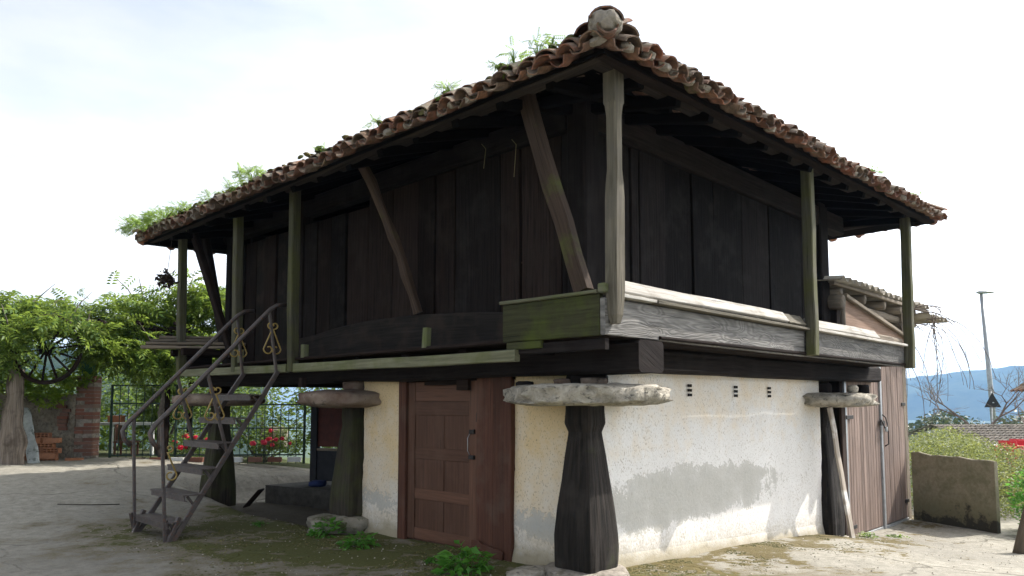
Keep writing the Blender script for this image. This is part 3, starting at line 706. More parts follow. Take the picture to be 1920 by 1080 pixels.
sides = [((RX0, RY1), (0, -1), (1, 0), RY1-RY0, True), ((RX0, RY0), (1, 0), (0, 1), RX1-RX0, True),
         ((RX1, RY0), (0, 1), (-1, 0), RY1-RY0, False), ((RX1, RY1), (-1, 0), (0, -1), RX1-RX0, False)]
tr = random.Random(77)
def add_tile(kind, P, ee, s, n_, single, sc=1., jit=1.):
    M = Matrix((ee, s, n_)).transposed().to_4x4()
    M = Matrix.Translation(P) @ M @ Matrix.Rotation(tr.gauss(0, .075*jit), 4, 'Z') @ Matrix.Rotation(tr.gauss(0, .10*jit), 4, 'Y') @ Matrix.Rotation(tr.gauss(0, .05*jit), 4, 'X') @ Matrix.Diagonal((sc*tr.uniform(.93, 1.08), 1, sc*tr.uniform(.9, 1.1), 1))
    k = tr.randrange(6)
    if single: objm('roof_tile', TM[kind][k], M, ROOF)
    else:
        V, F = TG[kind][k]; low.append(([M @ Vector(v) for v in V], F))
for A, e, inn, Ls, vis in sides:
    nrow = int((min(RX1-RX0, RY1-RY0)/2)/.33)+1
    for k in range(nrow):
        d = k*.33; nc = int(Ls/SP)
        for c in range(nc+1):
            a = c*SP + .06
            lift = .035*mnoise.noise(Vector((a*.7, A[0]*3+A[1], k*.6))) + .02*mnoise.noise(Vector((a*2.3, A[1], k*.6)))
            for kind in (0, 1):
                aa = a + kind*SP/2
                if aa < d-.02 or aa > Ls-d+.02: continue
                x, y = A[0]+e[0]*aa+inn[0]*d, A[1]+e[1]*aa+inn[1]*d
                ee, s, n_ = tile_basis(e, inn, x, y)
                off = -.12 + tr.uniform(-.055, .045) if k == 0 else -.06+tr.uniform(-.02, .02)
                P = Vector((x, y, zroof(x, y))) + s*off + n_*((.100 if kind == 0 else .062)+lift + k*.0)
                add_tile(kind, P, ee, s, n_, vis and k == 0)
                if vis and k == 0 and kind == 1 and tr.random() < .8:      # doubled eave course
                    add_tile(1, P + s*(.06+tr.uniform(-.02, .05)) + n_*.028, ee, s, n_, True, 1.04, 1.4)
                if vis and k == 0 and kind == 1 and tr.random() < .55:
                    V, F = rockgeo((0, 0, -.012), .072, .06, .034, seed=c+A[0], nu=10, nv=6, rough=.25, flat=.7)
                    M = Matrix.Translation(P + s*tr.uniform(.06, .13) + n_*tr.uniform(.0, .03)) @ Matrix((ee, s, n_)).transposed().to_4x4()
                    obj('mortar_fill', [M @ Vector(v) for v in V], F, 'mortar', ROOF)
# hip tiles
for (cx_, cy_), (dx, dy), vis in [((RX0, RY0), (1, 1), True), ((RX1, RY0), (-1, 1), False), ((RX0, RY1), (1, -1), False), ((RX1, RY1), (-1, -1), False)]:
    for k in range(18):
        if vis and k == 0: continue
        t = k*.245; x, y = cx_+dx*t, cy_+dy*t; s = Vector((dx, dy, TAN)).normalized(); ee = Vector((-dy, dx, 0)).normalized()*(-1)
        if ee.cross(s).z < 0: ee = -ee
        add_tile(1, Vector((x, y, zroof(x, y))) - s*.10 + ee.cross(s)*(.17 if k else .15), ee, s, ee.cross(s), vis and k < 4, 1.15)
o_ = rock('mortar_fill', (RX0-.05, RY0-.05, ztop(RX0, RY0)+.155), .125, .125, .085, 'mortar', ROOF, seed=9, nu=22, nv=12, rough=.22, flat=.7)
ee = Vector((1, -1, 0)).normalized(); s = Vector((1, 1, .30)).normalized()
add_tile(1, Vector((RX0-.09, RY0-.09, ztop(RX0, RY0)+.155)), ee, s, ee.cross(s), True, 1.28, .3)
add_tile(0, Vector((RX0-.14, RY0-.14, ztop(RX0, RY0)+.125)), ee, s, ee.cross(s), True, 1.05, .3)
add_tile(1, Vector((RX0-.02, RY0+.12, ztop(RX0, RY0)+.13)), ee, s, ee.cross(s), True, 1.15, 1)
add_tile(1, Vector((RX0+.16, RY0-.06, ztop(RX0, RY0)+.12)), ee, s, ee.cross(s), True, 1.2, 1)
V, F, _ = join(low); tag(obj('roof_tiling', V, F, 'tile', ROOF), kind='stuff')

# ------------------------------------------------------------------ plastered store room under the granary
S = empty('store_room', (2.7, 1.7, 0), 'cream plastered store room with peeling walls under the granary', 'store room')
def wall_grid(name, o, u, Lu, z0f, z1, parent, thick):
    """rough wall sheet with thickness; u = direction along, normal = outward"""
    o = Vector(o); u = Vector(u); nrm = Vector((u.y, -u.x, 0)); nu, nv = max(2, int(Lu/.09)), 20; V, F = [], []
    for side in (0, 1):
        for j in range(nv+1):
            for i in range(nu+1):
                s = Lu*i/nu; zz0 = z0f(s); z = zz0+(z1-zz0)*j/nv; p = o+u*s; p.z = z
                if side == 0:
                    edge = .016*mnoise.noise(Vector((s*9, z*9, 5))) if i in (0, nu) else 0
                    p += nrm*(.018*mnoise.noise(Vector((s*1.2+o.y, z*1.2, 2))) + .008*mnoise.noise(Vector((s*5, z*5, 2))) + .05*smooth(.25, 0, z-zz0)) + u*edge
                else: p -= nrm*thick
                V.append(p)
    q = (nu+1)*(nv+1); ix = lambda a, j, i: a*q+j*(nu+1)+i
    for j in range(nv):
        for i in range(nu):
            F.append((ix(0, j, i), ix(0, j, i+1), ix(0, j+1, i+1), ix(0, j+1, i))); F.append((ix(1, j, i), ix(1, j+1, i), ix(1, j+1, i+1), ix(1, j, i+1)))
    for i in range(nu):
        F.append((ix(0, nv, i), ix(0, nv, i+1), ix(1, nv, i+1), ix(1, nv, i)))
    for j in range(nv):
        F.append((ix(0, j, 0), ix(0, j+1, 0), ix(1, j+1, 0), ix(1, j, 0))); F.append((ix(0, j, nu), ix(1, j, nu), ix(1, j+1, nu), ix(0, j+1, nu)))
    return obj(name, V, F, 'plaster', parent, smooth=False)
wall_grid('wall', (.03, -.0, 0), (1, 0, 0), 5.50, lambda s: -.14-.062*s, 1.86, S, .2)
wall_grid('wall', (0, .92, 0), (0, -1, 0), .92, lambda s: -.14, 1.80, S, .2)
wall_grid('wall', (0, 3.56, 0), (0, -1, 0), .78, lambda s: -.16, 1.80, S, .2)
box('wall', (.2, 3.38, -.3), (5.5, 3.55, 1.80), 'plaster', S, ch=.005)
box('lintel', (-.02, .90, 1.74), (.16, 2.80, 1.90), 'dark', S)
# ventilation bricks: near-black solid blocks stand for the shade in their holes
for x in (1.85, 2.93, 3.85):
    parts = []
    for i in range(2):
        for j in range(3): parts.append(bx((x-.034+i*.048, -.030, 1.575+j*.052), (x-.014+i*.048, -.012, 1.606+j*.052)))
    V, F, _ = join(parts); obj('vent_hole_shade', V, F, 'hole', S)
# door with frame, panels and the fixed side planks
door = box('door', (.015, 1.46, -.07), (.05, 2.66, 1.76), 'door', S, ch=.003)
FX = .002
def rail(y0, y1, z0, z1, dx=0): box('rail', (FX+dx, y0, z0), (.013, y1, z1), 'door', door, ch=.004, jit=.001)
rail(2.53, 2.655, -.06, 1.755); rail(1.465, 1.60, -.06, 1.755, -.003); rail(2.02, 2.13, -.05, 1.36, .004)
rail(1.603, 2.527, 1.36, 1.52, .001); rail(1.603, 2.527, 1.525, 1.745, .005)
rail(1.603, 2.527, .86, .99, .002); rail(1.603, 2.527, .40, .52, .003); rail(1.603, 2.527, -.05, .07, .002)
box('latch', (FX-.03, 1.50, 1.17), (FX-.004, 1.57, 1.215), 'iron', door); box('latch', (FX-.03, 1.50, .90), (FX-.004, 1.58, .94), 'iron', door)
tube('handle', [(FX-.012, 1.58, 1.17), (FX-.035, 1.585, 1.12), (FX-.035, 1.585, .99), (FX-.012, 1.58, .945)], .0045, 'galv', door, 6)
box('hinge', (FX-.02, 1.455, 1.30), (FX-.002, 1.475, 1.40), 'iron', door)
frame_ = box('door_frame', (-.035, 2.665, -.10), (.08, 2.80, 1.80), 'doorplank', S, ch=.006)
box('top_rail', (-.03, 1.46, 1.762), (.06, 2.66, 1.86), 'dark', frame_)
box('side_plank', (-.03, 1.20, -.16), (.02, 1.452, 1.80), 'doorplank', S, ch=.004)
box('side_plank', (-.036, 1.02, -.18), (.02, 1.195, 1.80), 'doorplank', S, ch=.004)
box('side_plank', (-.055, .915, -.20), (.03, 1.013, 1.80), 'doorplank', S, ch=.006)
box('header_block', (-.06, 1.56, 1.64), (-.015, 1.74, 1.79), 'brown', S)
box('header_block', (-.05, 1.752, 1.70), (-.015, 2.30, 1.78), 'dark', S)
beam('broken_threshold_board', (-.075, 1.47, .0), (-.085, 1.02, -.08), .03, .17, 'doorplank', S, seg=6, jit=.012, ch=.006)
# ------------------------------------------------------------------ iron staircase
ST = empty('iron_staircase', (-1.4, 4.95, -.12), 'brown iron staircase with gilt scrolls climbing to the granary gallery', 'staircase')
YN, YF = 4.50, 5.43
def zs(x): return -.13 + (x+1.98)*(1.90+.13)/1.28           # stringer line
for y, x0 in ((YN, -1.97), (YF, -2.02)):
    beam('stringer', (x0, y, -.13), (-.68, y, 1.91), .035, .06, 'metal', ST, seg=2, ch=.006, jit=.001)
    beam('foot', (x0-.06, y-.02, -.16), (x0+.09, y, .18), .045, .05, 'metal', ST, seg=2, ch=.006, jit=.002)
    beam('foot', (x0+.02, y+.05, -.16), (x0-.06, y+.01, .16), .04, .04, 'metal', ST, seg=1, ch=.006, jit=.002)
def rail_pts(y, dx):
    P = [(-2.14, .98), (-2.215, 1.06), (-2.24, 1.16), (-2.19, 1.25), (-2.06, 1.38), (-.88, 2.63), (-.80, 2.71), (-.71, 2.77), (-.58, 2.785)]
    return [(x+dx, y, z) for x, z in P]
for y, dx in ((YN, 0), (YF, .02)):
    tube('handrail', rail_pts(y, dx), .027, 'metal', ST, 10)
    for (xa, za), (xb, zb) in [((-2.115+dx, 1.30), (-2.03, -.10)), ((-1.60+dx, 1.86), (-1.33, .90)), ((-.82+dx, 2.67), (-.70, 1.88))]:
        beam('baluster', (xa, y, za), (xb, y, zb), .036, .036, 'metal', ST, seg=1, ch=.006, jit=.001)
    for k in range(6): pass
for k in range(6):
    x, z = -2.03+k*.193, .135+k*.295
    t = obj('tread', *join([bx((x, YN-.03, z-.012), (x+.235, YF+.03, z)), bx((x-.004, YN-.03, z-.075), (x+.010, YF+.03, z-.013)), bx((x+.011, YN-.03, z-.075), (x+.035, YF+.03, z-.066)), bx((x-.016, YN-.03, z-.022), (x-.005, YF+.03, z-.002))])[:2], 'tread', ST)
    for y in (YN+.02, YF-.02):
        beam('tread_bracket', (x+.05, y, z-.02), (x+.13, y, zs(x+.13)), .02, .03, 'metal', ST, seg=1, ch=.003, jit=0)
def scroll_pts(y, cx_, cz, h, flip):
    P = []
    for i in range(15):                     # upper curl
        t = i/14; a = rad(-40)+t*rad(330); r = .012+.045*t
        P.append((cx_-flip*(.02+r*math.cos(a)), cz+h*.5-.05+r*math.sin(a)*.9))
    xs, zs_ = P[-1]
    for i in range(1, 9):
        t = i/8; P.append((xs+flip*(.115*t), zs_+(-h*.62)*t))
    x2, z2 = P[-1]
    for i in range(1, 15):
        t = i/14; a = t*rad(300); r = .07*(1-.62*t)
        P.append((x2-flip*(.07-r*math.cos(a))*1.0, z2-r*math.sin(a)))
    return [(x, y, z) for x, z in P]
for y in (YN, YF):
    for cx_, cz in ((-.77, 2.34), (-1.50, 1.50)):
        for fl in (1, -1):
            tube('scroll', scroll_pts(y-.005, cx_+fl*.045, cz, .42, fl), .0095, 'gold', ST, 6)
    if y == YN: tube('scroll', scroll_pts(y-.005, -2.0, .82, .42, 1), .0095, 'gold', ST, 6)

# ------------------------------------------------------------------ lean-to shed on the right
SH = empty('lean_to_shed', (8.2, 1.5, -.6), 'lean-to shed with faded plank double doors and corrugated roof behind the granary', 'shed')
YD = -.02
def leaf_door(x0, x1, n):
    d = box('door_leaf', (x0, YD+.022, -.575), (x1, YD+.04, 2.35), 'garage', SH, ch=.002); w = (x1-x0)/n
    for i in range(n):
        box('board', (x0+i*w+.004, YD-.002+rng.uniform(-.003, .003), -.56), (x0+(i+1)*w-.004, YD+.020, 2.34), 'garage', d, ch=.004, jit=.001)
    return d
dl = leaf_door(6.52, 8.06, 13); dr_ = leaf_door(8.15, 9.42, 11)
box('door_edge_strip', (6.44, YD-.022, -.56), (6.515, YD+.03, 2.3), 'galv', SH)
box('meeting_strip', (8.068, YD-.03, -.61), (8.142, YD+.02, 2.3), 'galv', SH)
box('bottom_strip', (6.52, YD-.012, -.63), (8.06, YD+.03, -.58), 'galv', SH); box('bottom_strip', (8.15, YD-.012, -.65), (9.42, YD+.03, -.58), 'galv', SH)
for z in (-.45, 1.25): box('strap_hinge', (6.46, YD-.035, z), (6.75, YD-.024, z+.06), 'iron', SH); 
for z in (-.30, 1.45): box('strap_hinge', (9.25, YD-.02, z), (9.46, YD-.006, z+.06), 'iron', SH)
box('hasp', (7.98, YD-.045, 1.12), (8.20, YD-.031, 1.20), 'iron', SH)
tube('handle', [(8.24, YD-.02, 1.08), (8.26, YD-.075, 1.02), (8.26, YD-.075, .80), (8.23, YD-.02, .76)], .012, 'iron', SH, 6)
rock('padlock', (8.16, YD-.075, 1.06), .04, .02, .05, 'galv', SH, nu=10, nv=6, rough=.02, flat=.4)
tube('chain', [(8.0, YD-.05, 1.22), (8.05, YD-.09, 1.08), (8.16, YD-.10, 1.11), (8.2, YD-.06, 1.25), (8.08, YD-.05, 1.30)], .011, 'iron', SH, 6)
box('door_frame', (6.30, YD+.0, -.55), (6.435, YD+.16, 3.2), 'dark', SH); box('door_frame', (9.44, YD+.0, -.65), (9.56, YD+.14, 2.6), 'log', SH)
box('header_beam', (6.31, YD-.03, 2.36), (9.6, YD+.12, 2.52), 'log', SH)
box('side_wall', (9.58, .0, -.7), (9.70, 5.0, 3.2), 'log', SH); 
box('gable_board', (6.45, YD+.04, 2.53), (9.5, YD+.08, 2.66), 'pinkboard', SH)
def gable():
    P = [(6.62, 2.50), (9.6, 2.50), (9.6, 2.72), (6.62, 3.16)]; V = [(x, YD-.0, z) for x, z in P]+[(x, YD+.035, z) for x, z in P]
    return obj('gable_panel', V, [(0, 1, 2, 3), (7, 6, 5, 4), (0, 4, 5, 1), (1, 5, 6, 2), (2, 6, 7, 3), (3, 7, 4, 0)], 'pinkboard', SH, uv=[[(V[i][0], V[i][2]) for i in f] for f in [(0, 1, 2, 3), (7, 6, 5, 4), (0, 4, 5, 1), (1, 5, 6, 2), (2, 6, 7, 3), (3, 7, 4, 0)]])
gable()
beam('gable_rail', (6.55, YD-.04, 3.20), (9.75, YD-.04, 2.72), .06, .07, 'log', SH, seg=4)
for x in (6.45, 7.5, 8.5, 9.4, 10.3):
    tube('roof_log', [(x, -.02-.05*(x % 1), 3.23), (x+.03, 2.5, 3.42), (x, 5, 3.6)], [.085, .09, .08], 'log', SH, 8)
beam('wall_plate', (6.2, .12, 3.08), (10.7, .12, 3.06), .14, .14, 'log', SH, seg=4, ch=.03, jit=.01)
beam('purlin', (6.05, -.06, 3.345), (11.0, -.06, 3.33), .07, .06, 'log', SH, seg=5, jit=.008)
tube('log_end', [(6.30, -.12, 3.06), (6.30, .0, 3.07), (6.30, 1.6, 3.16)], [.115, .125, .12], 'log', SH, 14)
tube('prop_post', [(6.62, .02, 2.5), (6.62, .02, 3.2)], .06, 'log', SH, 8)
def corr(name, x0, x1, y0, y1, zf, pitch=.275, amp=.042):
    n = int((x1-x0)/pitch*10); V, F = [], []; m = 4
    for s in (0, 1):
        for j in range(m+1):
            for i in range(n+1):
                x = x0+(x1-x0)*i/n; y = y0+(y1-y0)*j/m; V.append((x, y+.012*mnoise.noise(Vector((x*3, y, 1))), zf(x, y)+amp*math.sin(2*math.pi*x/pitch)+(.0 if s else -.008)))
    q = (m+1)*(n+1)
    for s in (0, 1):
        for j in range(m):
            for i in range(n): a = s*q+j*(n+1)+i; f = (a, a+1, a+n+2, a+n+1); F.append(f if s else f[::-1])
    for i in range(n): F.append((i, i+1, q+i+1, q+i))
    return obj(name, V, F, 'tin', SH, smooth=True)
for x0, x1, dz in [(5.95, 7.05, .0), (7.0, 8.1, .012), (8.05, 9.15, .0), (9.1, 10.2, .012), (10.15, 10.95, .0)]:
    corr('corrugated_sheet', x0, x1, -.16+.05*math.sin(x0*5), 2.6, lambda x, y, d=dz: 3.425+.075*y+d)
for x0, x1 in [(6.6, 9.2), (9.15, 11.2)]: corr('corrugated_sheet', x0, x1, 2.5, 5.2, lambda x, y: 3.45+.075*y)
corr('corrugated_sheet', 9.7, 11.0, -.45, .6, lambda x, y: 3.14+.03*y)
# leaning plank by the pillar
tag(beam('leaning_plank', (5.52, -.42, -.44), (5.14, -.30, 1.44), .12, .035, 'peel', None, up=(0, -1, 0), seg=6, ch=.005, jit=.006), 'tall weathered plank with peeling white paint leaning on the right pillar', 'plank')
beam_ = beam('door_jamb_board', (6.12, -.12, -.50), (6.16, -.10, 1.50), .18, .04, 'brown', SH, up=(0, -1, 0), seg=3)
tag(rock('loose_stone', (5.48, -.50, 1.70), .10, .07, .055, 'stone', None, seed=31, nu=16, nv=9, rough=.15, flat=.5), 'small pale stone resting on the right capstone', 'stone')
tag(rock('wood_block', (6.12, -.42, 1.69), .12, .09, .085, 'black', None, seed=35, nu=14, nv=8, rough=.08, flat=.28), 'short dark wood block resting on the right capstone', 'wood block')
tag(rock('loose_stone', (-.30, .50, 1.68), .10, .07, .03, 'black', None, seed=36, nu=14, nv=7, rough=.15, flat=.5), 'flat dark chip lying on the front capstone', 'stone')
tag(rock('loose_stone', (-.33, .42, -.09), .26, .16, .06, 'stone', None, seed=41, nu=24, nv=9, rough=.15, flat=.5), 'pale flat stone on the ground beside the brown door', 'stone')

# ------------------------------------------------------------------ right side: concrete slab wall, posts, hedge, lamp
def slab_wall():
    a, b = Vector((9.55, -.10, 0)), Vector((8.95, -1.52, 0)); u = (b-a); Lw = u.length; u.normalize(); nn = Vector((-u.y, u.x, 0)); rings = []
    for k in range(13):
        t = k/12; p = a+u*Lw*t; zt_ = .60-.06*t+.035*mnoise.noise(Vector((t*6, 0, 0))); zb = -.8
        rings.append([p-nn*.04+Vector((0, 0, zb)), p+nn*.04+Vector((0, 0, zb)), p+nn*.04+Vector((0, 0, zt_-.015)), p+nn*.025+Vector((0, 0, zt_)), p-nn*.025+Vector((0, 0, zt_)), p-nn*.04+Vector((0, 0, zt_-.015))])
    V, F, U = sweep(rings); return tag(obj('concrete_wall', V, F, 'concrete_wall', None), 'low stained concrete wall slab between the shed doors and the hedge', 'wall')
slab_wall()
tag(tube('wooden_post', [(6.78, -2.16, -.6), (6.93, -2.31, .1), (7.12, -2.50, .95)], [.085, .08, .075], 'log', None, 10), 'weathered wooden fence post leaning at the right edge', 'post')

def bush(name, label, cat, lobes, N, size, mat, stems=None, tilt=.9, tmpl=OVAL, group=None, seed=1, shell=.35, stemmat='bark', parentname=None):
    R = np.random.default_rng(seed); c = np.mean([l[0] for l in lobes], 0); base = (float(c[0]), float(c[1]), float(min(l[0][2]-l[1][2] for l in lobes)))
    T = empty(name, base, label, cat, group); P = blob_points(N, lobes, R, shell)
    leaf_obj('foliage', *tmpl, P, rand_rots(N, tilt, R), R.uniform(.6, 1.25, N)*size, mat, T)
    parts = []
    for st in (stems or []): parts.append(tubegeo(*st))
    if parts: V, F, U = join(parts); tag(obj('stem', V, F, stemmat, T, smooth=True, uv=U), kind='stuff' if len(parts) > 1 else None)
    return T
def stems_to(base, lobes, n, r, R):
    out = []
    for i in range(n):
        c, q = lobes[R.randrange(len(lobes))]; t = Vector(c)+Vector((R.uniform(-.6, .6)*q[0], R.uniform(-.6, .6)*q[1], R.uniform(-.2, .5)*q[2])); b = Vector(base)+Vector((R.uniform(-.02, .02), R.uniform(-.02, .02), 0))
        m = b.lerp(t, .5)+Vector((R.uniform(-.15, .15), R.uniform(-.15, .15), .1)); out.append(([b, b.lerp(m, .6), m, t], [r, r*.8, r*.6, r*.25], 6))
    return out
rr = random.Random(4)
lob = [((11.4, .35, .1), (1.3, .8, .75)), ((12.3, -.1, .15), (1.3, .8, .75)), ((12.6, -1.0, .0), (1.3, .8, .7)), ((13.6, .4, .2), (1.4, .9, .75)), ((11.2, -1.1, -.2), (.9, .6, .6)), ((13.8, -1.6, .0), (1.2, .8, .7))]
bush('hedge', 'yellowish green hedge behind the low concrete wall', 'hedge', lob, 26000, .055, 'hedgeleaf', stems_to((12, 0, -.8), lob, 14, .03, rr), seed=2)
lob = [((9.5, -1.95, -.1), (.38, .40, .55)), ((9.3, -2.25, -.25), (.4, .45, .45)), ((9.9, -2.1, .15), (.5, .45, .5)), ((8.8, -2.3, -.4), (.4, .35, .3))]
bush('leafy_bush', 'bright green bush growing beside the concrete wall end and post', 'bush', lob, 3800, .075, 'weed', stems_to((9.4, -2.1, -.7), lob, 8, .012, rr), seed=3)
lob = [((17.0, -.9, -.55), (1.8, 1.2, .7)), ((19, .8, -.35), (2.2, 1.4, .8)), ((22, 1.9, -.3), (2.4, 1.3, .8)), ((24, 2.9, -.1), (2.4, 1.3, .8))]
bush('low_hedge', 'paler low hedge farther off under the lamp post', 'hedge', lob, 12000, .085, 'hedgeleaf', seed=6)
# red market things glimpsed past the hedge
for i, (x, y) in enumerate([(28.2, 1.9), (29.0, 1.5), (30.2, 1.9)]):
    V, F = join([bx((x-.42, y-.30, -.22), (x+.42, y+.30, -.14)), bx((x+.36, y-.3, -.14), (x+.42, y+.3, .05)), bx((x-.42, y-.3, -1.6), (x-.34, y-.22, -.22)), bx((x+.34, y+.22, -1.6), (x+.42, y+.3, -.12)), bx((x-.42, y+.22, -1.6), (x-.34, y+.3, -.12)), bx((x+.34, y-.3, -1.6), (x+.42, y-.22, -.12))])[:2]
    tag(obj('red_seat', V, F, 'redcar', None), f'red plastic seat glimpsed over the hedge, {["leftmost", "middle one", "rightmost"][i]} of three', 'seat', 'red seats beyond the hedge')
# street lamp and road sign
LA = empty('street_lamp', (47.4, 5.9, -2), 'tall grey street lamp post rising above the hedge', 'street lamp')
tube('pole', [(47.42, 5.91, -3), (47.0, 5.98, 2), (46.3, 6.10, 8.1)], [.17, .15, .09], 'galv', LA, 12)
def lamphead():
    rings = []; b = Vector((46.3, 6.1, 8.15)); d = Vector((.69, -.72, .02)).normalized(); s, u = frame(d)
    for t, w, h in [(-.25, .10, .08), (-.1, .2, .13), (.2, .24, .15), (.6, .2, .10), (.85, .05, .03)]:
        rings.append([b+d*t+s*(w*math.cos(a))+u*(h*math.sin(a)*(1 if math.sin(a) > 0 else .5)) for a in [2*math.pi*i/12 for i in range(12)]])
    V, F, U = sweep(rings); obj('lamp_head', V, F, 'galv', LA, smooth=True)
lamphead()
SG = empty('road_sign', (45.8, 5.7, -2), 'triangular road sign seen from behind beside the lamp post', 'road sign')
tube('sign_post', [(45.9, 5.78, -3), (45.9, 5.78, 2.2)], .04, 'galv', SG, 8)
d = Vector((.69, -.72, 0)); c = Vector((45.8, 5.7, 1.25)); nn = Vector((.72, .69, 0))
P3 = [c-d*.50, c+d*.50, c+Vector((0, 0, .88))]
V = [p-nn*.012 for p in P3]+[p+nn*.012 for p in P3]
obj('sign_plate', V, [(0, 1, 2), (5, 4, 3), (0, 3, 4, 1), (1, 4, 5, 2), (2, 5, 3, 0)], 'iron', SG)
box('sign_bracket', (45.72, 5.62, 1.5), (45.80, 5.70, 1.56), 'galv', SG)
# bare tree
def bare_tree(name, label, base, h, seed, spread=.55, depth=6, r0=.09, parts_mat='twig'):
    R = random.Random(seed); T = empty(name, base, label, 'tree'); tr_, br = [], []
    def grow(p, d, l, r, k):
        q = p+d*l; m = (p+q)/2+Vector((R.uniform(-1, 1), R.uniform(-1, 1), 0))*l*.06
        (tr_ if k == depth else br).append(tubegeo([p, m, q], [r, r*.85, r*.7], 5 if k < depth-1 else 8))
        if k == 0: return
        for i in range(R.choice((2, 3)) if k > 1 else 2):
            dd = (d+Vector((R.gauss(0, spread), R.gauss(0, spread), R.gauss(.12, spread*.5)))).normalized(); grow(q, dd, l*R.uniform(.62, .85), r*.62, k-1)
    grow(Vector(base), Vector((0, 0, 1)), h*.27, r0, depth)
    V, F, U = join(tr_); obj('trunk', V, F, 'bark', T, uv=U); V, F, U = join(br); obj('branches', V, F, parts_mat, T, uv=U)
bare_tree('bare_tree', 'leafless winter tree in front of the blue hill by the lamp post', (34.8, 4.0, -1.8), 6.6, 5, .55, 7, .11)
bare_tree('bare_tree', 'smaller leafless tree at the right edge below the house eave', (36.5, 1.9, -1.9), 5.4, 9, .55, 6, .08)
# tiled roof of a low house below, and the eave of a house at the edge
def gable_house(name, label, c, L_, W, zb, ze, zr, ang, wallmat, roofmat, rows=10):
    T = empty(name, (c[0], c[1], zb), label, 'house'); ca, sa = math.cos(ang), math.sin(ang)
    W2 = lambda u, v, z: (c[0]+u*ca-v*sa, c[1]+u*sa+v*ca, z)
    a, b = L_/2, W/2
    V = [W2(-a, -b, zb), W2(a, -b, zb), W2(a, b, zb), W2(-a, b, zb), W2(-a, -b, ze), W2(a, -b, ze), W2(a, b, ze), W2(-a, b, ze), W2(-a, 0, zr-.1), W2(a, 0, zr-.1)]
    obj('wall', V, [(0, 1, 5, 4), (2, 3, 7, 6), (1, 2, 6, 9, 5), (3, 0, 4, 8, 7), (4, 5, 9, 8), (6, 7, 8, 9)], wallmat, T)
    a += .35; n = int(2*a/.23); V, F = [], []
    for sg in (-1, 1):
        for k in range(rows):
            t0, t1 = k/rows, (k+1.12)/rows
            b0 = len(V)
            for j in (0, 1):
                t = t0 if j == 0 else t1
                for i in range(n*4+1):
                    u = -a+2*a*i/(n*4); lift = .05*math.sin(2*math.pi*i/4+.6)+(.045 if j == 0 else 0)
                    V.append(W2(u, sg*(b+.4)*(1-t), ze-.15+(zr-ze+.15)*t+lift))
            for i in range(n*4): q = b0+i; F.append((q, q+1, q+n*4+2, q+n*4+1))
    obj('roof', V, F, roofmat, T)
gable_house('low_house', 'brown tiled roof of a low house beyond the hedge', (35.3, 2.7, 0), 8, 6, -2.2, -.25, .50, rad(-38), 'white', 'mortar')
E2 = gable_house('house', 'dark eave of a neighbouring house at the right edge', (23.55, -3.05, 0), 5, 4.6, -1.2, 2.0, 3.4, rad(44), 'white', 'tile', 8)
for i, (x, y, s) in enumerate([(64, 6, 2.2), (70, 14, 2.4), (78, 10, 2.6), (88, 19, 3.0), (96, 12, 2.8), (112, 22, 3.4), (122, 10, 3.4), (150, 24, 4)]):
    z = zg(x, y)+s*1.5; lob = [((x, y, z), (s, s, s*.8)), ((x+s*.7, y-.5*s, z-.3*s), (s*.7, s*.7, s*.6)), ((x-.6*s, y+.7*s, z-.2*s), (s*.7, s*.7, s*.6))]
    bush('valley_tree', ['nearest small round tree in the valley under the lamp post', 'second nearest valley tree, left of the lamp post', 'small valley tree close behind the bare tree', 'left hand valley tree at the shed corner', 'valley tree in the middle distance right of the shed', 'tall far valley tree left of the lamp', 'far valley tree right behind the lamp post', 'farthest and widest valley tree at the hill foot'][i], 'tree', lob, 1100, .55, 'fartree', [([(x, y, zg(x, y)-.3), (x, y, z)], [.2, .12], 6)], group='valley trees', seed=20+i)

# hanging dry vine at the end of the gallery
def dry_vine():
    R = random.Random(3); T = empty('dry_vine', (10.2, -.4, 2.9), 'bare dry vine strands hanging from the shed roof end', 'vine'); parts = []
    for i in range(26):
        p = Vector((R.uniform(9.4, 10.9), R.uniform(-.5, .2), R.uniform(2.95, 3.25))); pts = [p]; d = Vector((R.uniform(-.1, .5), R.uniform(-.5, .1), R.uniform(-.1, .5)))
        for k in range(R.randrange(6, 13)):
            d = (d+Vector((R.gauss(.0, .12), R.gauss(0, .12), -.28))).normalized(); p = p+d*.17; pts.append(p)
        parts.append(tubegeo(pts, [.009*(1-.6*k/len(pts)) for k in range(len(pts))], 4))
    V, F, U = join(parts); obj('strand', V, F, 'twig', T, uv=U)
dry_vine()
# ------------------------------------------------------------------ left side: yard, garden wall, gate, pergola
zf = .37
GW = empty('garden_wall', (-1.2, 12.9, zf), 'crumbling rendered garden wall ending in a red brick pillar', 'garden wall')
a, b = Vector((-.42, 12.2, 0)), Vector((-2.9, 14.6, 0)); u = (b-a).normalized(); nn = Vector((-u.y, u.x, 0))*-1
if nn.dot(Vector((-5.5, -4.4, 0))-a) < 0: nn = -nn
def gw_p(s, o, z): return a+u*s+nn*o+Vector((0, 0, z))
V, F = [], []; nu, nv = 44, 20
for j in range(nv+1):
    for i in range(nu+1):
        s = .36+3.2*i/nu; z = zf-.3+(1.62+.12*mnoise.noise(Vector((s*1.7, 0, 1))))*j/nv
        V.append(gw_p(s, .13+.05*mnoise.noise(Vector((s*2.5, z*2.5, 0)))+.025*mnoise.noise(Vector((s*7, z*7, 0))), z))
for j in range(nv+1):
    for i in range(nu+1): p = V[j*(nu+1)+i]; V.append(p-nn*.34)
q = (nu+1)*(nv+1)
for j in range(nv):
    for i in range(nu): c = j*(nu+1)+i; F.append((c, c+1, c+nu+2, c+nu+1)); F.append((q+c, q+c+nu+1, q+c+nu+2, q+c+1))
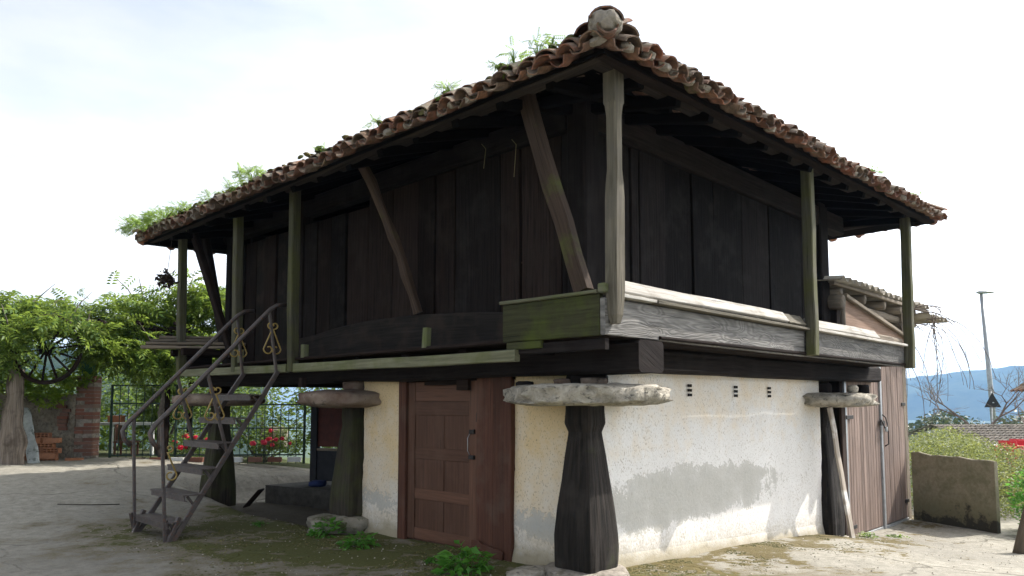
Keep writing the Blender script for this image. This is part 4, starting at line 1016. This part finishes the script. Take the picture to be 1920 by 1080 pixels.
for i in range(nu): c = nv*(nu+1)+i; F.append((c, c+1, q+c+1, q+c))
for j in range(nv):
    for c in (j*(nu+1), j*(nu+1)+nu): F.append((c, c+nu+1, q+c+nu+1, q+c))
obj('render_wall', V, F, 'gwall', GW)
core = join([([gw_p(s, o, z) for z in (zf-.3, zf+1.66) for s, o in ((.01, -.15), (.34, -.15), (.34, .155), (.01, .155))], bx((0, 0, 0), (1, 1, 1))[1])])
obj('mortar_core', core[0], core[1], 'mortar', GW)
me_b = mkmesh('brick', *bx((-.5, -.5, -.5), (.5, .5, .5)), 'brick')
M0 = Matrix((u, nn, Vector((0, 0, 1)))).transposed().to_4x4()
br = random.Random(8)
for k in range(23):
    z = zf+.01+k*.073
    for s, w in (((.085, .17), (.265, .165)) if k % 2 else ((.175, .345),)):
        if br.random() < (.6 if k < 5 else .22): continue
        objm('brick', me_b, Matrix.Translation(gw_p(s, .03+br.uniform(-.004, .012), z+.031)) @ M0 @ Matrix.Rotation(br.gauss(0, .012), 4, 'Z') @ Matrix.Diagonal((w, .28, .06, 1)), GW)
for k in range(8):      # bricks showing through the render
    objm('brick', me_b, Matrix.Translation(gw_p(.50+br.uniform(0, .22), .165, zf+.62+.073*k)) @ M0 @ Matrix.Diagonal((br.uniform(.14, .24), .06, .06, 1)), GW)
# planter on the pillar
PL = empty('planter', tuple(gw_p(.18, 0, zf+1.66)), 'green glazed planter standing on the brick pillar', 'planter')
pc = gw_p(.18, 0.0, 0); rings = []
for z, r in [(2.04, .12), (2.10, .14), (2.16, .18), (2.24, .26), (2.30, .30), (2.32, .34), (2.36, .34), (2.37, .28)]:
    rings.append([pc+Vector((r*math.cos(t), r*math.sin(t), z)) for t in [2*math.pi*i/20 for i in range(20)]])
V, F, U = sweep(rings); obj('bowl', V, F, 'greenpaint', PL, smooth=True)
obj('rim', *tubegeo([pc+Vector((.34*math.cos(t), .34*math.sin(t), 2.345)) for t in [2*math.pi*i/24 for i in range(25)]], .022, 6)[:2], 'greenpaint', PL, smooth=True)
# stacked hollow bricks
def hollow_mesh():
    Lx, Wy, Hz = .30, .115, .095; V, F = [], []; cols, rows = 4, 2; xs = [-Lx/2]; zs_ = [-Hz/2]
    wx = (Lx-.012)/cols; wz = (Hz-.012)/rows
    for i in range(cols): xs += [-Lx/2+.012+i*wx, -Lx/2+i*wx+wx]
    xs.append(Lx/2)
    for i in range(rows): zs_ += [-Hz/2+.012+i*wz, -Hz/2+i*wz+wz]
    zs_.append(Hz/2); nx_ = len(xs)
    for z in zs_:
        for x in xs: V.append((x, Wy/2, z))
    for j in range(len(zs_)-1):
        for i in range(nx_-1):
            a_ = j*nx_+i; f = (a_, a_+1, a_+nx_+1, a_+nx_)
            if i % 2 == 1 and j % 2 == 1:
                b_ = len(V); V += [(V[q_][0], Wy/2-.085, V[q_][2]) for q_ in f]
                for k in range(4): F.append((f[k], b_+k, b_+(k+1) % 4, f[(k+1) % 4]))
                F.append((b_, b_+1, b_+2, b_+3))
            else: F.append(f)
    b_ = len(V); V += bx((-Lx/2, -Wy/2, -Hz/2), (Lx/2, Wy/2, Hz/2))[0]
    F += [tuple(b_+i for i in f) for f in [(0, 3, 2, 1), (4, 5, 6, 7), (0, 1, 5, 4), (1, 2, 6, 5), (3, 0, 4, 7)]]
    return V, F
hm = mkmesh('hollow_brick', *hollow_mesh(), 'hollow'); sm_ = mkmesh('hollow_brick', *bx((-.15, -.0575, -.0475), (.15, .0575, .0475)), 'hollow')
names = ['bottom', 'second', 'third', 'fourth', 'fifth', 'top']; k_ = 0
Dp = Matrix((u, nn, Vector((0, 0, 1)))).transposed().to_4x4()
layout = [[.55, .87, 1.19, 1.51], [.57, .89, 1.21, 1.50], [.50, .83, 1.15, 1.46], [.62, .93, 1.25], [.52, .84, 1.17, 1.47], [.72, 1.04]]
side = ['left end', 'left middle', 'right middle', 'right end']
for k, row in enumerate(layout):
    for i, s in enumerate(row[::-1]):
        hole = not (k in (4, 5) and i != 1) and br.random() < .75
        P = gw_p(s, .62+br.uniform(-.02, .03), zf+.02+k*.098)
        M = Matrix.Translation(P) @ Dp @ Matrix.Rotation(br.gauss(0, .05), 4, 'Z')
        o = objm('hollow_brick', hm if hole else sm_, M, None)
        w = side[i] if len(row) == 4 else (['left', 'middle', 'right'] if len(row) == 3 else ['left', 'right'])[i]
        tag(o, f'orange hollow brick at the {w} of the {names[k]} layer of the stack' if k < 5 else f'orange hollow brick on {"the " + w} of the top layer of the stack', 'brick', 'hollow bricks stacked by the garden wall')
tag(objm('hollow_brick', sm_, Matrix.Translation(gw_p(.12, .55, zf+.02)) @ Dp @ Matrix.Rotation(.2, 4, 'Z'), None), 'single orange brick lying on the ground right of the stack', 'brick', 'hollow bricks stacked by the garden wall')
# leaning driftwood slab and pale slabs
def slab(name, label, cat, p0, p1, w, t, mat, seed, side_):
    R = random.Random(seed); rings = []; p0, p1 = Vector(p0), Vector(p1); d = (p1-p0).normalized(); s = Vector(side_).normalized(); n_ = d.cross(s).normalized()
    for k in range(15):
        f = k/14; c = p0.lerp(p1, f)+s*(.06*mnoise.noise(Vector((f*3, seed, 0)))); ww = w/2*(1-.45*f+.28*mnoise.noise(Vector((f*5, seed, 3)))); tt = t/2*(1+.4*mnoise.noise(Vector((f*6, seed, 7))))
        rings.append([c+s*(ww*math.cos(a_))+n_*(tt*math.sin(a_))+n_*(.03*mnoise.noise(Vector((a_*2, f*7, seed)))) for a_ in [2*math.pi*i/14 for i in range(14)]])
    V, F, U = sweep(rings); return tag(obj(name, V, F, mat, None, smooth=True, uv=U), label, cat)
sd = Vector((.72, -.69, 0))
slab('driftwood_slab', 'tall knotty grey wood slab leaning at the left edge of the yard', 'wood slab', (-2.02, 11.5, .26), (-1.92, 11.9, 2.12), .52, .14, 'slabwood', 3, sd)
slab('stone_slab', 'narrow pale lichened slab leaning beside the knotty wood slab', 'slab', (-1.60, 11.65, .30), (-1.66, 12.3, 1.40), .25, .09, 'whiteslab', 6, sd)
slab('wood_slab', 'short brown board leaning behind the knotty wood slab', 'wood slab', (-2.35, 12.3, .3), (-2.28, 12.7, 1.25), .35, .08, 'log', 9, sd)
# gate and railing
GT = empty('garden_gate', (1.1, 10.9, zf), 'dark green iron garden gate and railing beside the brick pillar', 'gate')
ga, gb = Vector((-.22, 12.0, 0)), Vector((2.6, 9.35, 0)); gu = gb-ga
for t in np.linspace(0, 1, 25):
    big = abs(t) < .01 or abs(t-.34) < .02 or t > .99; p = ga+gu*float(t); hz = 1.50 if t < .36 else 1.12
    beam('gate_bar' if t < .36 else 'railing_bar', p+Vector((0, 0, zf-.1)), p+Vector((0, 0, zf+hz)), .04 if big else .014, .04 if big else .014, 'darkgreen', GT, up=(1, 0, 0), seg=1, ch=.002, jit=0)
for t0, t1, z in [(0, .345, .08), (0, .345, 1.12), (0, .345, 1.49), (.345, 1, .08), (.345, 1, .62), (.345, 1, 1.10)]:
    p0, p1 = ga+gu*t0, ga+gu*t1
    beam('gate_rail' if t1 < .5 else 'railing_rail', p0+Vector((0, 0, zf+z)), p1+Vector((0, 0, zf+z)), .02, .028, 'darkgreen', GT, seg=1, ch=.002, jit=0)
# kerb bricks along the flower bed
for i in range(9):
    p = ga+gu*(.16+.10*i)+Vector((-.12, -.14, zf+.0)); wh = i % 3 == 2
    o = obj('kerb_brick', *bx((-.13, -.055, -.05), (.13, .055, .045)), 'white' if wh else 'brick', None); o.location = p; o.rotation_euler = (0, 0, math.atan2(gu.y, gu.x)+br.gauss(0, .04))
    ordn = ['first', 'second', 'third', 'fourth', 'fifth', 'sixth', 'seventh', 'eighth', 'ninth'][i]
    tag(o, f'white painted kerb brick edging the rose bed, {ordn} in the row from the gate' if wh else f'red kerb brick edging the rose bed, {ordn} in the row from the gate', 'brick', 'white kerb bricks' if wh else 'red kerb bricks')
# garden table, pot, basket
TB = empty('garden_table', (.62, 13.2, zf), 'pale grey garden table behind the green gate', 'table')
TD = Matrix.Translation((.55, 13.05, 0)) @ Matrix.Rotation(math.atan2(-.69, .72), 4, 'Z')
def tb(name, lo, hi, mat, par):
    V, F = bx(lo, hi); return obj(name, [TD @ Vector(v) for v in V], F, mat, par)
tb('table_top', (-.70, -.4, 1.03), (.70, .4, 1.08), 'white', TB)
for x in (-.62, .55):
    for y in (-.34, .30): tb('leg', (x, y, zf-.1), (x+.06, y+.06, 1.028), 'white', TB)
FP = empty('flower_pot', (.2, 13.3, 1.08), 'terracotta trough standing on the garden table', 'flower pot')
tb('pot', (-.48, -.10, 1.083), (-.20, .10, 1.20), 'terracotta', FP); tb('pot_rim', (-.50, -.12, 1.20), (-.18, .12, 1.225), 'terracotta', FP)
CH = empty('garden_chair', (.2, 12.6, zf), 'reddish wooden garden chair behind the gate', 'chair')
def cb(n, lo, hi): V, F = bx(lo, hi); M = Matrix.Translation((.35, 12.75, zf-.05)) @ Matrix.Rotation(.9, 4, 'Z') @ Matrix.Scale(.85, 4); obj(n, [M @ Vector(v) for v in V], F, 'brick', CH)
cb('seat', (-.24, -.24, .40), (.24, .24, .44))
for x in (-.22, .18):
    for y in (-.22, .18): cb('leg', (x, y, -.1), (x+.04, y+.04, .40))
for i in range(4): cb('back_slat', (-.22+i*.12, .20, .45), (-.14+i*.12, .225, .86))
# wagon wheel
WH = empty('wagon_wheel', (-1.55, 12.6, 2.5), 'dark wooden wagon wheel hanging among the pergola leaves', 'wagon wheel')
wc = Vector((-1.56, 11.45, 2.50)); wu = Vector((.72, -.69, 0)); wz = Vector((0, 0, 1)); wn = wu.cross(wz)
ring = [wc+wu*(.62*math.cos(t))+wz*(.62*math.sin(t)) for t in [2*math.pi*i/36 for i in range(37)]]
V, F, U = tubegeo(ring, .04, 8); obj('rim', V, F, 'dark', WH, smooth=True, uv=U)
tube('hub', [wc-wn*.14, wc-wn*.08, wc+wn*.08, wc+wn*.14], [.07, .11, .11, .07], 'dark', WH, 14)
for i in range(14):
    t = 2*math.pi*(i+.3)/14; dd = wu*math.cos(t)+wz*math.sin(t); beam('spoke', wc+dd*.08, wc+dd*.60, .035, .04, 'dark', WH, up=wn, seg=1, ch=.008, jit=.002)
# pergola
PG = empty('pergola', (-1, 12.5, zf), 'weathered timber pergola frame carrying the wisteria', 'pergola')
for p in [(-2.7, 12.8), (.55, 11.2), (1.75, 12.9), (-1.6, 14.6)]: beam('post', (*p, zf-.2), (*p, 2.95), .10, .10, 'dark', PG, up=(1, 0, 0), seg=3)
for p, q_ in [((-3.2, 13.05), (.9, 11.0)), ((-2.1, 14.9), (2.2, 12.7))]: beam('rail', (*p, 3.0), (*q_, 3.0), .08, .12, 'dark', PG, seg=3)
for i in range(7):
    t = i/6; p = Vector((-2.9, 12.9, 3.09)).lerp(Vector((.7, 11.1, 3.09)), t); d_ = Vector((1.2, 1.85, 0)); beam('cross_rail', p-d_*.2, p+d_*1.15, .05, .07, 'dark', PG, seg=2)
WS = empty('wisteria', (-.2, 12.3, zf), 'wisteria with feathery green leaves sprawling over the pergola', 'vine')
lobes = []
pr = random.Random(12)
for i in range(34):
    t = i/33; x = -4.2+6.6*t+pr.uniform(-.25, .25); y = 13.2-3.1*t*.9+pr.uniform(-.2, 1.2); z = 3.22+pr.uniform(-.32, .42)+.25*math.sin(t*9)
    lobes.append(((x, y, z), (pr.uniform(.4, .7), pr.uniform(.4, .7), pr.uniform(.22, .42))))
for i in range(16):     # hanging curtains
    t = i/15; x = -3.8+5.0*t; y = 12.7-2.6*t+pr.uniform(0, .5); z = 2.62-.25*pr.random() + .1*math.sin(i)
    lobes.append(((x, y, z), (.42, .42, .40)))
lobes += [((-1.9, 11.2, 2.92), (.38, .3, .28)), ((-1.35, 11.05, 2.98), (.38, .3, .26)), ((-2.15, 11.3, 2.55), (.22, .25, .4)), ((-1.0, 11.1, 2.75), (.28, .25, .32)), ((-.75, 11.8, 2.45), (.45, .4, .38)), ((-.35, 11.6, 2.75), (.5, .45, .4)), ((-2.7, 12.6, 2.4), (.6, .5, .6)), ((-2.6, 12.5, 1.75), (.45, .4, .5))]
lobes = [l for l in lobes if l[0][1] < 11.35 or not (l[0][2] < 2.95 and abs((l[0][0]+1.56)*.72-(l[0][1]-11.6)*.69) < .62 and l[0][1] < 12.9)]
N = 6000; Rg = np.random.default_rng(31); P = blob_points(N, lobes, Rg, .3)
# shoots above the canopy
sh = []
for x, y, h_ in [(-.15, 10.9, .55), (.05, 10.75, .35), (-.45, 11.3, .3), (-3.1, 12.6, .4), (-1.2, 11.7, .35), (1.3, 10.6, .3)]:
    for k in range(6): sh.append((x+.05*k*pr.uniform(-1, 1.4), y+.04*k*pr.uniform(-1, 1), 3.42+h_*k/5))
P = np.concatenate([P, np.array(sh)]); N = len(P)
pv, pf = pinnate(5, .105, .30, .38)
leaf_obj('foliage', pv, pf, P, rand_rots(N, .55, Rg), Rg.uniform(.18, .52, N), 'wisteria', WS)
parts = [tubegeo([(.5, 11.25, zf), (.45, 11.2, 1.3), (.62, 11.3, 2.2), (.4, 11.4, 3.0), (-.8, 12.0, 3.15), (-2.4, 12.8, 3.1)], [.07, .06, .05, .045, .035, .02], 8)]
for i in range(75):
    c, q_ = lobes[pr.randrange(len(lobes))]; c = Vector(c); e_ = c+Vector((pr.uniform(-.5, .5), pr.uniform(-.5, .5), pr.uniform(-.5, .7))); parts.append(tubegeo([c, c.lerp(e_, .5)+Vector((0, 0, .08)), e_], [.016, .012, .005], 4))
V, F, U = join(parts); tag(obj('stem', V, F, 'bark', WS, smooth=True, uv=U), kind='stuff')
lob = [((-1.25, 12.35, 1.85), (.55, .35, .32)), ((-.85, 12.2, 2.0), (.4, .3, .22)), ((-1.75, 12.5, 1.9), (.4, .35, .3)), ((-1.35, 12.2, 1.6), (.3, .25, .2)), ((-2.5, 12.3, 1.6), (.4, .3, .55))]
bush('bright_creeper', 'bright yellow green creeper spilling over the garden wall', 'creeper', lob, 1500, .13, 'ivy', stems_to((-1.4, 12.7, 1.5), lob, 8, .012, pr), seed=14)
lob = [((1.05, 13.2, 2.05), (.5, .5, .55)), ((1.25, 13.0, 1.45), (.55, .5, .5)), ((.85, 13.3, 2.55), (.28, .3, .35)), ((1.5, 12.9, 1.9), (.45, .4, .4)), ((1.0, 13.3, 1.1), (.4, .4, .35))]
bush('garden_shrub', 'tall dark glossy shrub growing behind the green gate', 'shrub', lob, 4200, .10, 'shrubleaf', stems_to((1.15, 13.1, .1), lob, 9, .03, pr), seed=15)
lob = [((2.6, 11.9, 1.1), (.8, .6, .7)), ((3.6, 11.2, 1.0), (.9, .6, .7)), ((2.0, 12.4, 1.5), (.5, .5, .6)), ((4.4, 10.4, .9), (.9, .6, .7)), ((3.1, 12.5, 1.9), (.9, .6, .7)), ((4.6, 11.6, 1.7), (1, .7, .7))]
bush('garden_bush', 'broad leafy green bush behind the railing under the granary', 'bush', lob, 7500, .11, 'shrubleaf', stems_to((3, 12, .1), lob, 9, .03, pr), seed=16)
lob = [((.2, 15.6, .9), (.9, .6, .8)), ((1.3, 15.2, 1.0), (.9, .6, .9)), ((-.7, 16.2, 1.2), (.8, .6, .9)), ((2.3, 14.3, 1.0), (.8, .6, .8)), ((.6, 16.2, 1.9), (.9, .6, .7)), ((1.8, 15.6, 1.9), (.9, .6, .7)), ((3.2, 14.6, 1.5), (1.0, .6, .9)), ((-1.2, 17.0, 2.0), (.9, .6, .8))]
bush('garden_bush', 'dark green bush filling the garden behind the table and gate', 'bush', lob, 8200, .13, 'shrubleaf', stems_to((.8, 15.4, -.1), lob, 9, .03, pr), seed=17)
# roses
def rose(name, label, lob, seed, nfl):
    T = bush(name, label, 'rose bush', lob, 900, .075, 'shrubleaf', stems_to((lob[0][0][0], lob[0][0][1], zf-.1), lob, 6, .010, pr), seed=seed)
    R = random.Random(seed)
    pm = rockgeo((0, 0, 0), 1, 1, .8, seed=2, nu=12, nv=7, rough=.35, flat=.8); me = mkmesh('flower', *pm, 'petal')
    for i in range(nfl):
        c, q_ = lob[R.randrange(len(lob))]; p = Vector(c)+Vector((R.uniform(-.8, .8)*q_[0]-.25*q_[0], R.uniform(-.8, .8)*q_[1]-.5*q_[1], R.uniform(-.2, .8)*q_[2])); s_ = R.uniform(.04, .065)
        objm('flower', me, Matrix.Translation(p) @ Matrix.Rotation(R.uniform(0, 3), 4, 'Z') @ Matrix.Scale(s_, 4), T)
rose('rose_bush', 'red rose bush behind the railing left of the far pillar', [((.95, 11.35, .62), (.45, .3, .30)), ((1.3, 11.0, .6), (.35, .3, .28))], 41, 11)
rose('rose_bush', 'red rose bush behind the railing right of the far pillar', [((2.2, 10.2, .68), (.4, .3, .32)), ((2.6, 9.9, .72), (.35, .3, .36))], 42, 10)
# grey stone block by the bed
tag(rock('stone_block', (2.55, 10.45, .75), .30, .22, .24, 'stone_moss', None, seed=51, nu=22, nv=12, rough=.1, flat=.35), 'grey mossy stone block behind the right rose bush', 'stone')
# neighbouring house far left
gable_house('house', 'grey roofed house half hidden behind the wisteria at the left edge', (-4.6, 29, 0), 9, 7, -1, 3.6, 5.7, rad(-8), 'gwall', 'tin', 10)

# ------------------------------------------------------------------ things under and on the granary
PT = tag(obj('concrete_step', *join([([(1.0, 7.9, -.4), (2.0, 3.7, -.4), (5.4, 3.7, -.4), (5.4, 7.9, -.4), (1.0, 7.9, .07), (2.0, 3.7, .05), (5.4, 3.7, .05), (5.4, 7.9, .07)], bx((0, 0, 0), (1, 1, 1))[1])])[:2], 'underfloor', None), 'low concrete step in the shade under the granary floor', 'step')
CB = empty('old_cabinet', (2.0, 6.5, .06), 'old dark wooden cabinet front with a red panel stored under the granary', 'cabinet')
ca_, cb_ = Vector((1.70, 7.55, 0)), Vector((2.60, 5.15, 0)); cu = (cb_-ca_).normalized(); cn = Vector((cu.y, -cu.x, 0))
if cn.x > 0: cn = -cn
CM = Matrix.Translation((ca_.x, ca_.y, .07)) @ Matrix((cu, -cn, Vector((0, 0, 1)))).transposed().to_4x4()
def cbx(n, lo, hi, mat): V, F = bx(lo, hi); return obj(n, [CM @ Vector(v) for v in V], F, mat, CB)
cbx('side_post', (0, -.06, 0), (.13, .06, 1.62), 'darkpanel'); cbx('side_post', (1.30, -.06, 0), (1.40, .06, 1.62), 'darkpanel'); cbx('side_post', (2.3, -.06, 0), (2.4, .06, 1.62), 'darkpanel')
cbx('red_panel', (.135, -.02, .66), (1.295, .02, 1.55), 'redpanel'); cbx('middle_rail', (.135, -.05, .59), (2.295, .05, .63), 'log'); cbx('lower_panel', (.135, -.035, .06), (1.295, .03, .585), 'darkpanel'); cbx('lower_panel', (1.405, -.03, .06), (2.295, .03, .585), 'darkpanel')
cbx('grey_panel', (1.405, -.02, .64), (2.295, .02, 1.5), 'darkpanel')
tag(rock('blue_cloth', (1.55, 7.1, .11), .16, .12, .06, 'bluerag', None, seed=61, nu=16, nv=8, rough=.25, flat=.7), 'crumpled blue cloth at the foot of the stored cabinet', 'cloth')
tag(beam('fallen_board', (.25, 7.10, -.15), (.40, 6.90, .12), .22, .02, 'brown', None, seg=2), 'short dark board leaning near the far pillar base', 'board')
# boards stored on the far end of the gallery
for i, (o0, o1, z) in enumerate([((-1.05, 7.95), (.2, 7.15), 2.44), ((-.95, 8.05), (.3, 7.3), 2.50), ((-.80, 8.1), (.3, 7.45), 2.56), ((-1.15, 7.9), (-.05, 7.2), 2.38)]):
    tag(beam('stored_board', (*o0, z), (*o1, z+.01), .26-.03*i, .045, 'log', None, seg=4, jit=.008), f'weathered stored board, {["third", "second", "top", "bottom"][i]} in the pile jutting from the gallery end', 'board', 'boards piled at the gallery end')
for y in (7.35, 7.75): beam('board_rest', (-.75, y, 2.30), (.1, y, 2.30), .10, .11, 'dark', G, seg=1)
box('end_parapet', (-.55, 7.62, 2.08), (-.15, 7.66, 2.25), 'black', G)
# hanging nest
NS = empty('hanging_clump', (-1.5, 5.9, 3.2), 'dark dried plant clump hanging on a string under the left eave', 'dried plant')
nc = Vector((-.98, 7.45, 3.42)); 
tube('string', [nc+Vector((0, 0, .08)), nc+Vector((.03, -.02, .45)), (-.93, 7.42, 4.22)], .004, 'sooty', NS, 4)
Pn = np.array(nc)+NR.normal(0, .055, (160, 3)); leaf_obj('dry_leaves', *OVAL, Pn, rand_rots(160, 2., NR), NR.uniform(.06, .12, 160), 'sooty', NS)
# short cobweb straws under the plate
for y, z0, z1 in [(1.05, 4.16, 3.9), (.62, 4.10, 3.72)]:
    tag(tube('straw', [(-.35, y, z0), (-.34, y-.05, z0-.06), (-.34, y-.02, z1)], .004, 'drygrass', None, 4), f'thin dry straw hanging in the gallery {"left" if y > 1 else "right"} of the pair near the brace', 'straw')

# ------------------------------------------------------------------ weeds and roof plants
def weed(name, label, c, r, h_, n, size, mat='weed', seed=1, tmpl=OVAL, tilt=.6, cat='weed', group=None):
    T = empty(name, c, label, cat, group); R = np.random.default_rng(seed); d = R.normal(size=(n, 3)); d[:, 2] = abs(d[:, 2]); d /= np.linalg.norm(d, axis=1)[:, None]
    P = np.array(c)+d*np.array([r, r, h_])*R.uniform(.35, 1, n)[:, None]**.6
    rot = rand_rots(n, tilt, R); x = d.copy(); x[:, 2] *= .25; x += R.normal(0, .35, (n, 3)); x /= np.linalg.norm(x, axis=1)[:, None]
    nr = rot[:, :, 2]; x = x-nr*(x*nr).sum(1)[:, None]; x /= np.linalg.norm(x, axis=1)[:, None]; y = np.cross(nr, x); rot = np.stack([x, y, nr], 2)
    leaf_obj('leaves', *tmpl, P, rot, R.uniform(.55, 1.2, n)*size, mat, T)
    st = [tubegeo([Vector(c), Vector(c).lerp(Vector(p), .5)+Vector((0, 0, .03)), Vector(p)], .0035, 4) for p in P[::max(1, n//14)]]
    V, F, U = join(st); obj('stems', V, F, mat, T); return T
weed('weed', 'leafy green weed by the mossy pillar foot stone', (-.52, 3.55, zg(-.52, 3.55)), .19, .19, 130, .10, seed=1)
weed('weed', 'low green weed left of the brown door', (-.66, 2.66, zg(-.66, 2.66)), .19, .14, 120, .09, seed=2)
weed('weed', 'large broad leaved weed in front of the brown door', (-.70, .88, zg(-.70, .88)), .24, .27, 170, .12, seed=3)
weed('weed', 'tiny green weed seedling left of the large broad leaved weed', (-.66, 1.44, zg(-.66, 1.44)), .06, .06, 26, .05, seed=4)
weed('weed', 'small moss coloured weed in front of the sunken soil', (-.75, 4.75, zg(-.75, 4.75)), .10, .07, 40, .05, seed=5)
weed('weed', 'small yellow green tuft at the shed door bottom', (6.55, -.28, zg(6.55, -.28)), .13, .08, 60, .06, 'fern', seed=6)
weed('weed', 'low grassy tuft on the concrete before the shed doors', (7.1, -.55, zg(7.1, -.55)), .16, .05, 50, .05, 'fern', seed=7)
fv, ff = pinnate(6, .10, .22, .25)
roofp = [('dense clump of bright plants on the far left eave corner', (-1.10, 8.2), .36, .34, 330, .20), ('feathery plant tuft just right of the corner clump', (-1.08, 7.45), .34, .34, 260, .19),
         ('leafy tuft on the left eave above the far gallery post', (-1.06, 6.7), .26, .24, 140, .17), ('small tuft on the left eave between the posts', (-1.06, 5.75), .20, .18, 70, .15),
         ('green tuft on the left eave above the second gallery post', (-1.12, 4.45), .22, .26, 130, .18), ('sprig on the left eave beyond the broken tile', (-1.06, 5.05), .16, .22, 60, .16),
         ('tiny sprig low on the left eave near its middle', (-1.06, 2.95), .10, .14, 30, .12), ('tiny sprig on the left eave near the brace top', (-1.06, 1.85), .12, .14, 36, .11),
         ('bright tuft on the left eave below the ferns', (-1.10, .72), .10, .17, 50, .12), ('tall fern on the eave left of the corner', (-1.08, -.10), .05, .36, 12, .22),
         ('short fern pair on the eave just left of the corner', (-1.06, -.36), .12, .24, 26, .17), ('mossy cushion under the tall fern', (-1.14, .04), .12, .08, 70, .06),
         ('lone fern sprig beside the corner tile', (-1.05, -.52), .06, .26, 12, .17)]
for i, (lb, (x, y), r, h_, n, sz) in enumerate(roofp):
    weed('roof_plant', lb, (x, y, zroof(x, y)+.16), r*.9, h_*.62, int(n*1.2), sz*.62, 'fern', 70+i, (fv, ff), .9, 'roof plant')
for i, (lb, (x, y)) in enumerate([('tiny green sprig on the right eave past its middle', (4.95, -1.04)), ('tiny green sprig near the right end of the eave', (6.9, -1.04))]):
    weed('roof_plant', lb, (x, y, zroof(x, y)+.19), .09, .10, 26, .09, 'fern', 90+i, (fv, ff), .9, 'roof plant')
# moss cushions, roof dirt and litter
dome = ([(0, 0, .5)]+[(.62*math.cos(t), .62*math.sin(t), .34) for t in [math.pi/3*i for i in range(6)]]+[(math.cos(t+.5), math.sin(t+.5), -.1) for t in [math.pi/3*i for i in range(6)]],
        [(0, 1+i, 1+(i+1) % 6) for i in range(6)]+[(1+i, 7+i, 1+(i+1) % 6) for i in range(6)]+[(7+i, 7+(i+1) % 6, 1+(i+1) % 6) for i in range(6)])
Rm = np.random.default_rng(19)
def strew(name, label, cat, pts, smin, smax, mat, tm=dome, tilt=.15, lift=.0):
    pts = np.array(pts); return tag(leaf_obj(name, *tm, pts, rand_rots(len(pts), tilt, Rm), Rm.uniform(smin, smax, len(pts))*Rm.uniform(.5, 1, len(pts)), mat), label, cat, kind='stuff')
pts = []
for i in range(16000):
    q_ = Rm.random()
    if q_ < .45: x, y = Rm.uniform(.3, 6.2), -.04-abs(Rm.normal(0, .42))
    elif q_ < .75: x, y = -.08-abs(Rm.normal(0, .5)), Rm.uniform(-.3, 4.0)
    else: x, y = Rm.uniform(-2.6, -.3), Rm.uniform(-.5, 6.0)
    if mnoise.noise(Vector((x*1.3, y*1.3, 5))) + .5*mnoise.noise(Vector((x*4, y*4, 2))) < .08: continue
    if x < .3 and y < .3 and x*x+y*y < .14: continue
    pts.append((x, y, zg(x, y)-.002))
strew('ground_moss', 'low moss cushions creeping over the concrete along the store room walls', 'moss', pts, .006, .019, 'moss')
pts = [(-.98+Rm.uniform(-.12, .25), y, zroof(-1.0, y)+Rm.uniform(.07, .20)) for y in Rm.uniform(-.8, 8.3, 2000) if Rm.random() < .25+.75*smooth(2, 5, y)]
pts += [(x, -.98+Rm.uniform(-.08, .25), zroof(x, -1.0)+Rm.uniform(.10, .19)) for x in Rm.uniform(-.6, 7.8, 160)]
mo_ = np.array(pts); o_ = leaf_obj('roof_moss', *dome, mo_, rand_rots(len(mo_), .5, Rm), Rm.uniform(.018, .06, len(mo_)), 'moss', ROOF); tag(o_, kind='stuff')
R = np.random.default_rng(9); n = 5200
P = np.stack([R.normal(-.9, .75, n), R.uniform(-.6, 5.2, n), np.zeros(n)], 1); P[:, 2] = [zg(a_, b_) for a_, b_ in P[:, :2]]; P[:, 2] += .002
keep = np.array([mnoise.noise(Vector((p[0]*1.6, p[1]*1.6, 7))) > .02 and p[0] < -.05 for p in P]); P = P[keep]
tag(leaf_obj('moss_litter', *OVAL, P, rand_rots(len(P), .5, R), R.uniform(.015, .045, len(P)), 'drygrass'), 'scattered dry leaf litter and moss on the ground before the store room', 'litter', kind='stuff')
n = 2400; P = np.stack([R.uniform(-2.5, 8, n), R.uniform(-2.6, 6, n), np.zeros(n)], 1); P = P[(P[:, 0] < -.2) | (P[:, 1] < -.2)]; P[:, 2] = [zg(a_, b_)+.004 for a_, b_ in P[:, :2]]
tv = [(0, 0, .6), (.6, 0, 0), (0, .5, 0), (-.5, .1, 0), (0, -.6, 0)]; tf = [(0, 1, 2), (0, 2, 3), (0, 3, 4), (0, 4, 1)]
tag(leaf_obj('grit', tv, tf, P, rand_rots(len(P), .2, R), R.uniform(.005, .022, len(P)), 'stone'), 'loose grit and small stones scattered over the concrete', 'grit', kind='stuff')
tag(tube('stick', [(-2.3, 7.6, zg(-2.3, 7.6)+.012), (-1.95, 7.35, zg(-1.95, 7.35)+.014), (-1.6, 7.25, zg(-1.6, 7.25)+.012)], .006, 'dark', None, 5), 'thin curved stick lying on the yard concrete', 'stick')
# ------------------------------------------------------------------ haze over the valley
def haze():
    me = bpy.data.meshes.new('haze'); V, F = bx((-4500, -4500, -60), (4500, 4500, 260)); me.from_pydata(V, [], F)
    s = Mat('valley_haze'); v = s.n('VolumePrincipled', {'Color': (.36, .62, 1.0), 'Density': .00023, 'Anisotropy': .2})
    s.t.links.new(v.outputs[0], s.out.inputs['Volume']); me.materials.append(s.m)
    o = bpy.data.objects.new('haze', me); COL.objects.link(o); tag(o, 'thin blue haze filling the valley air', 'haze', kind='stuff')
haze()
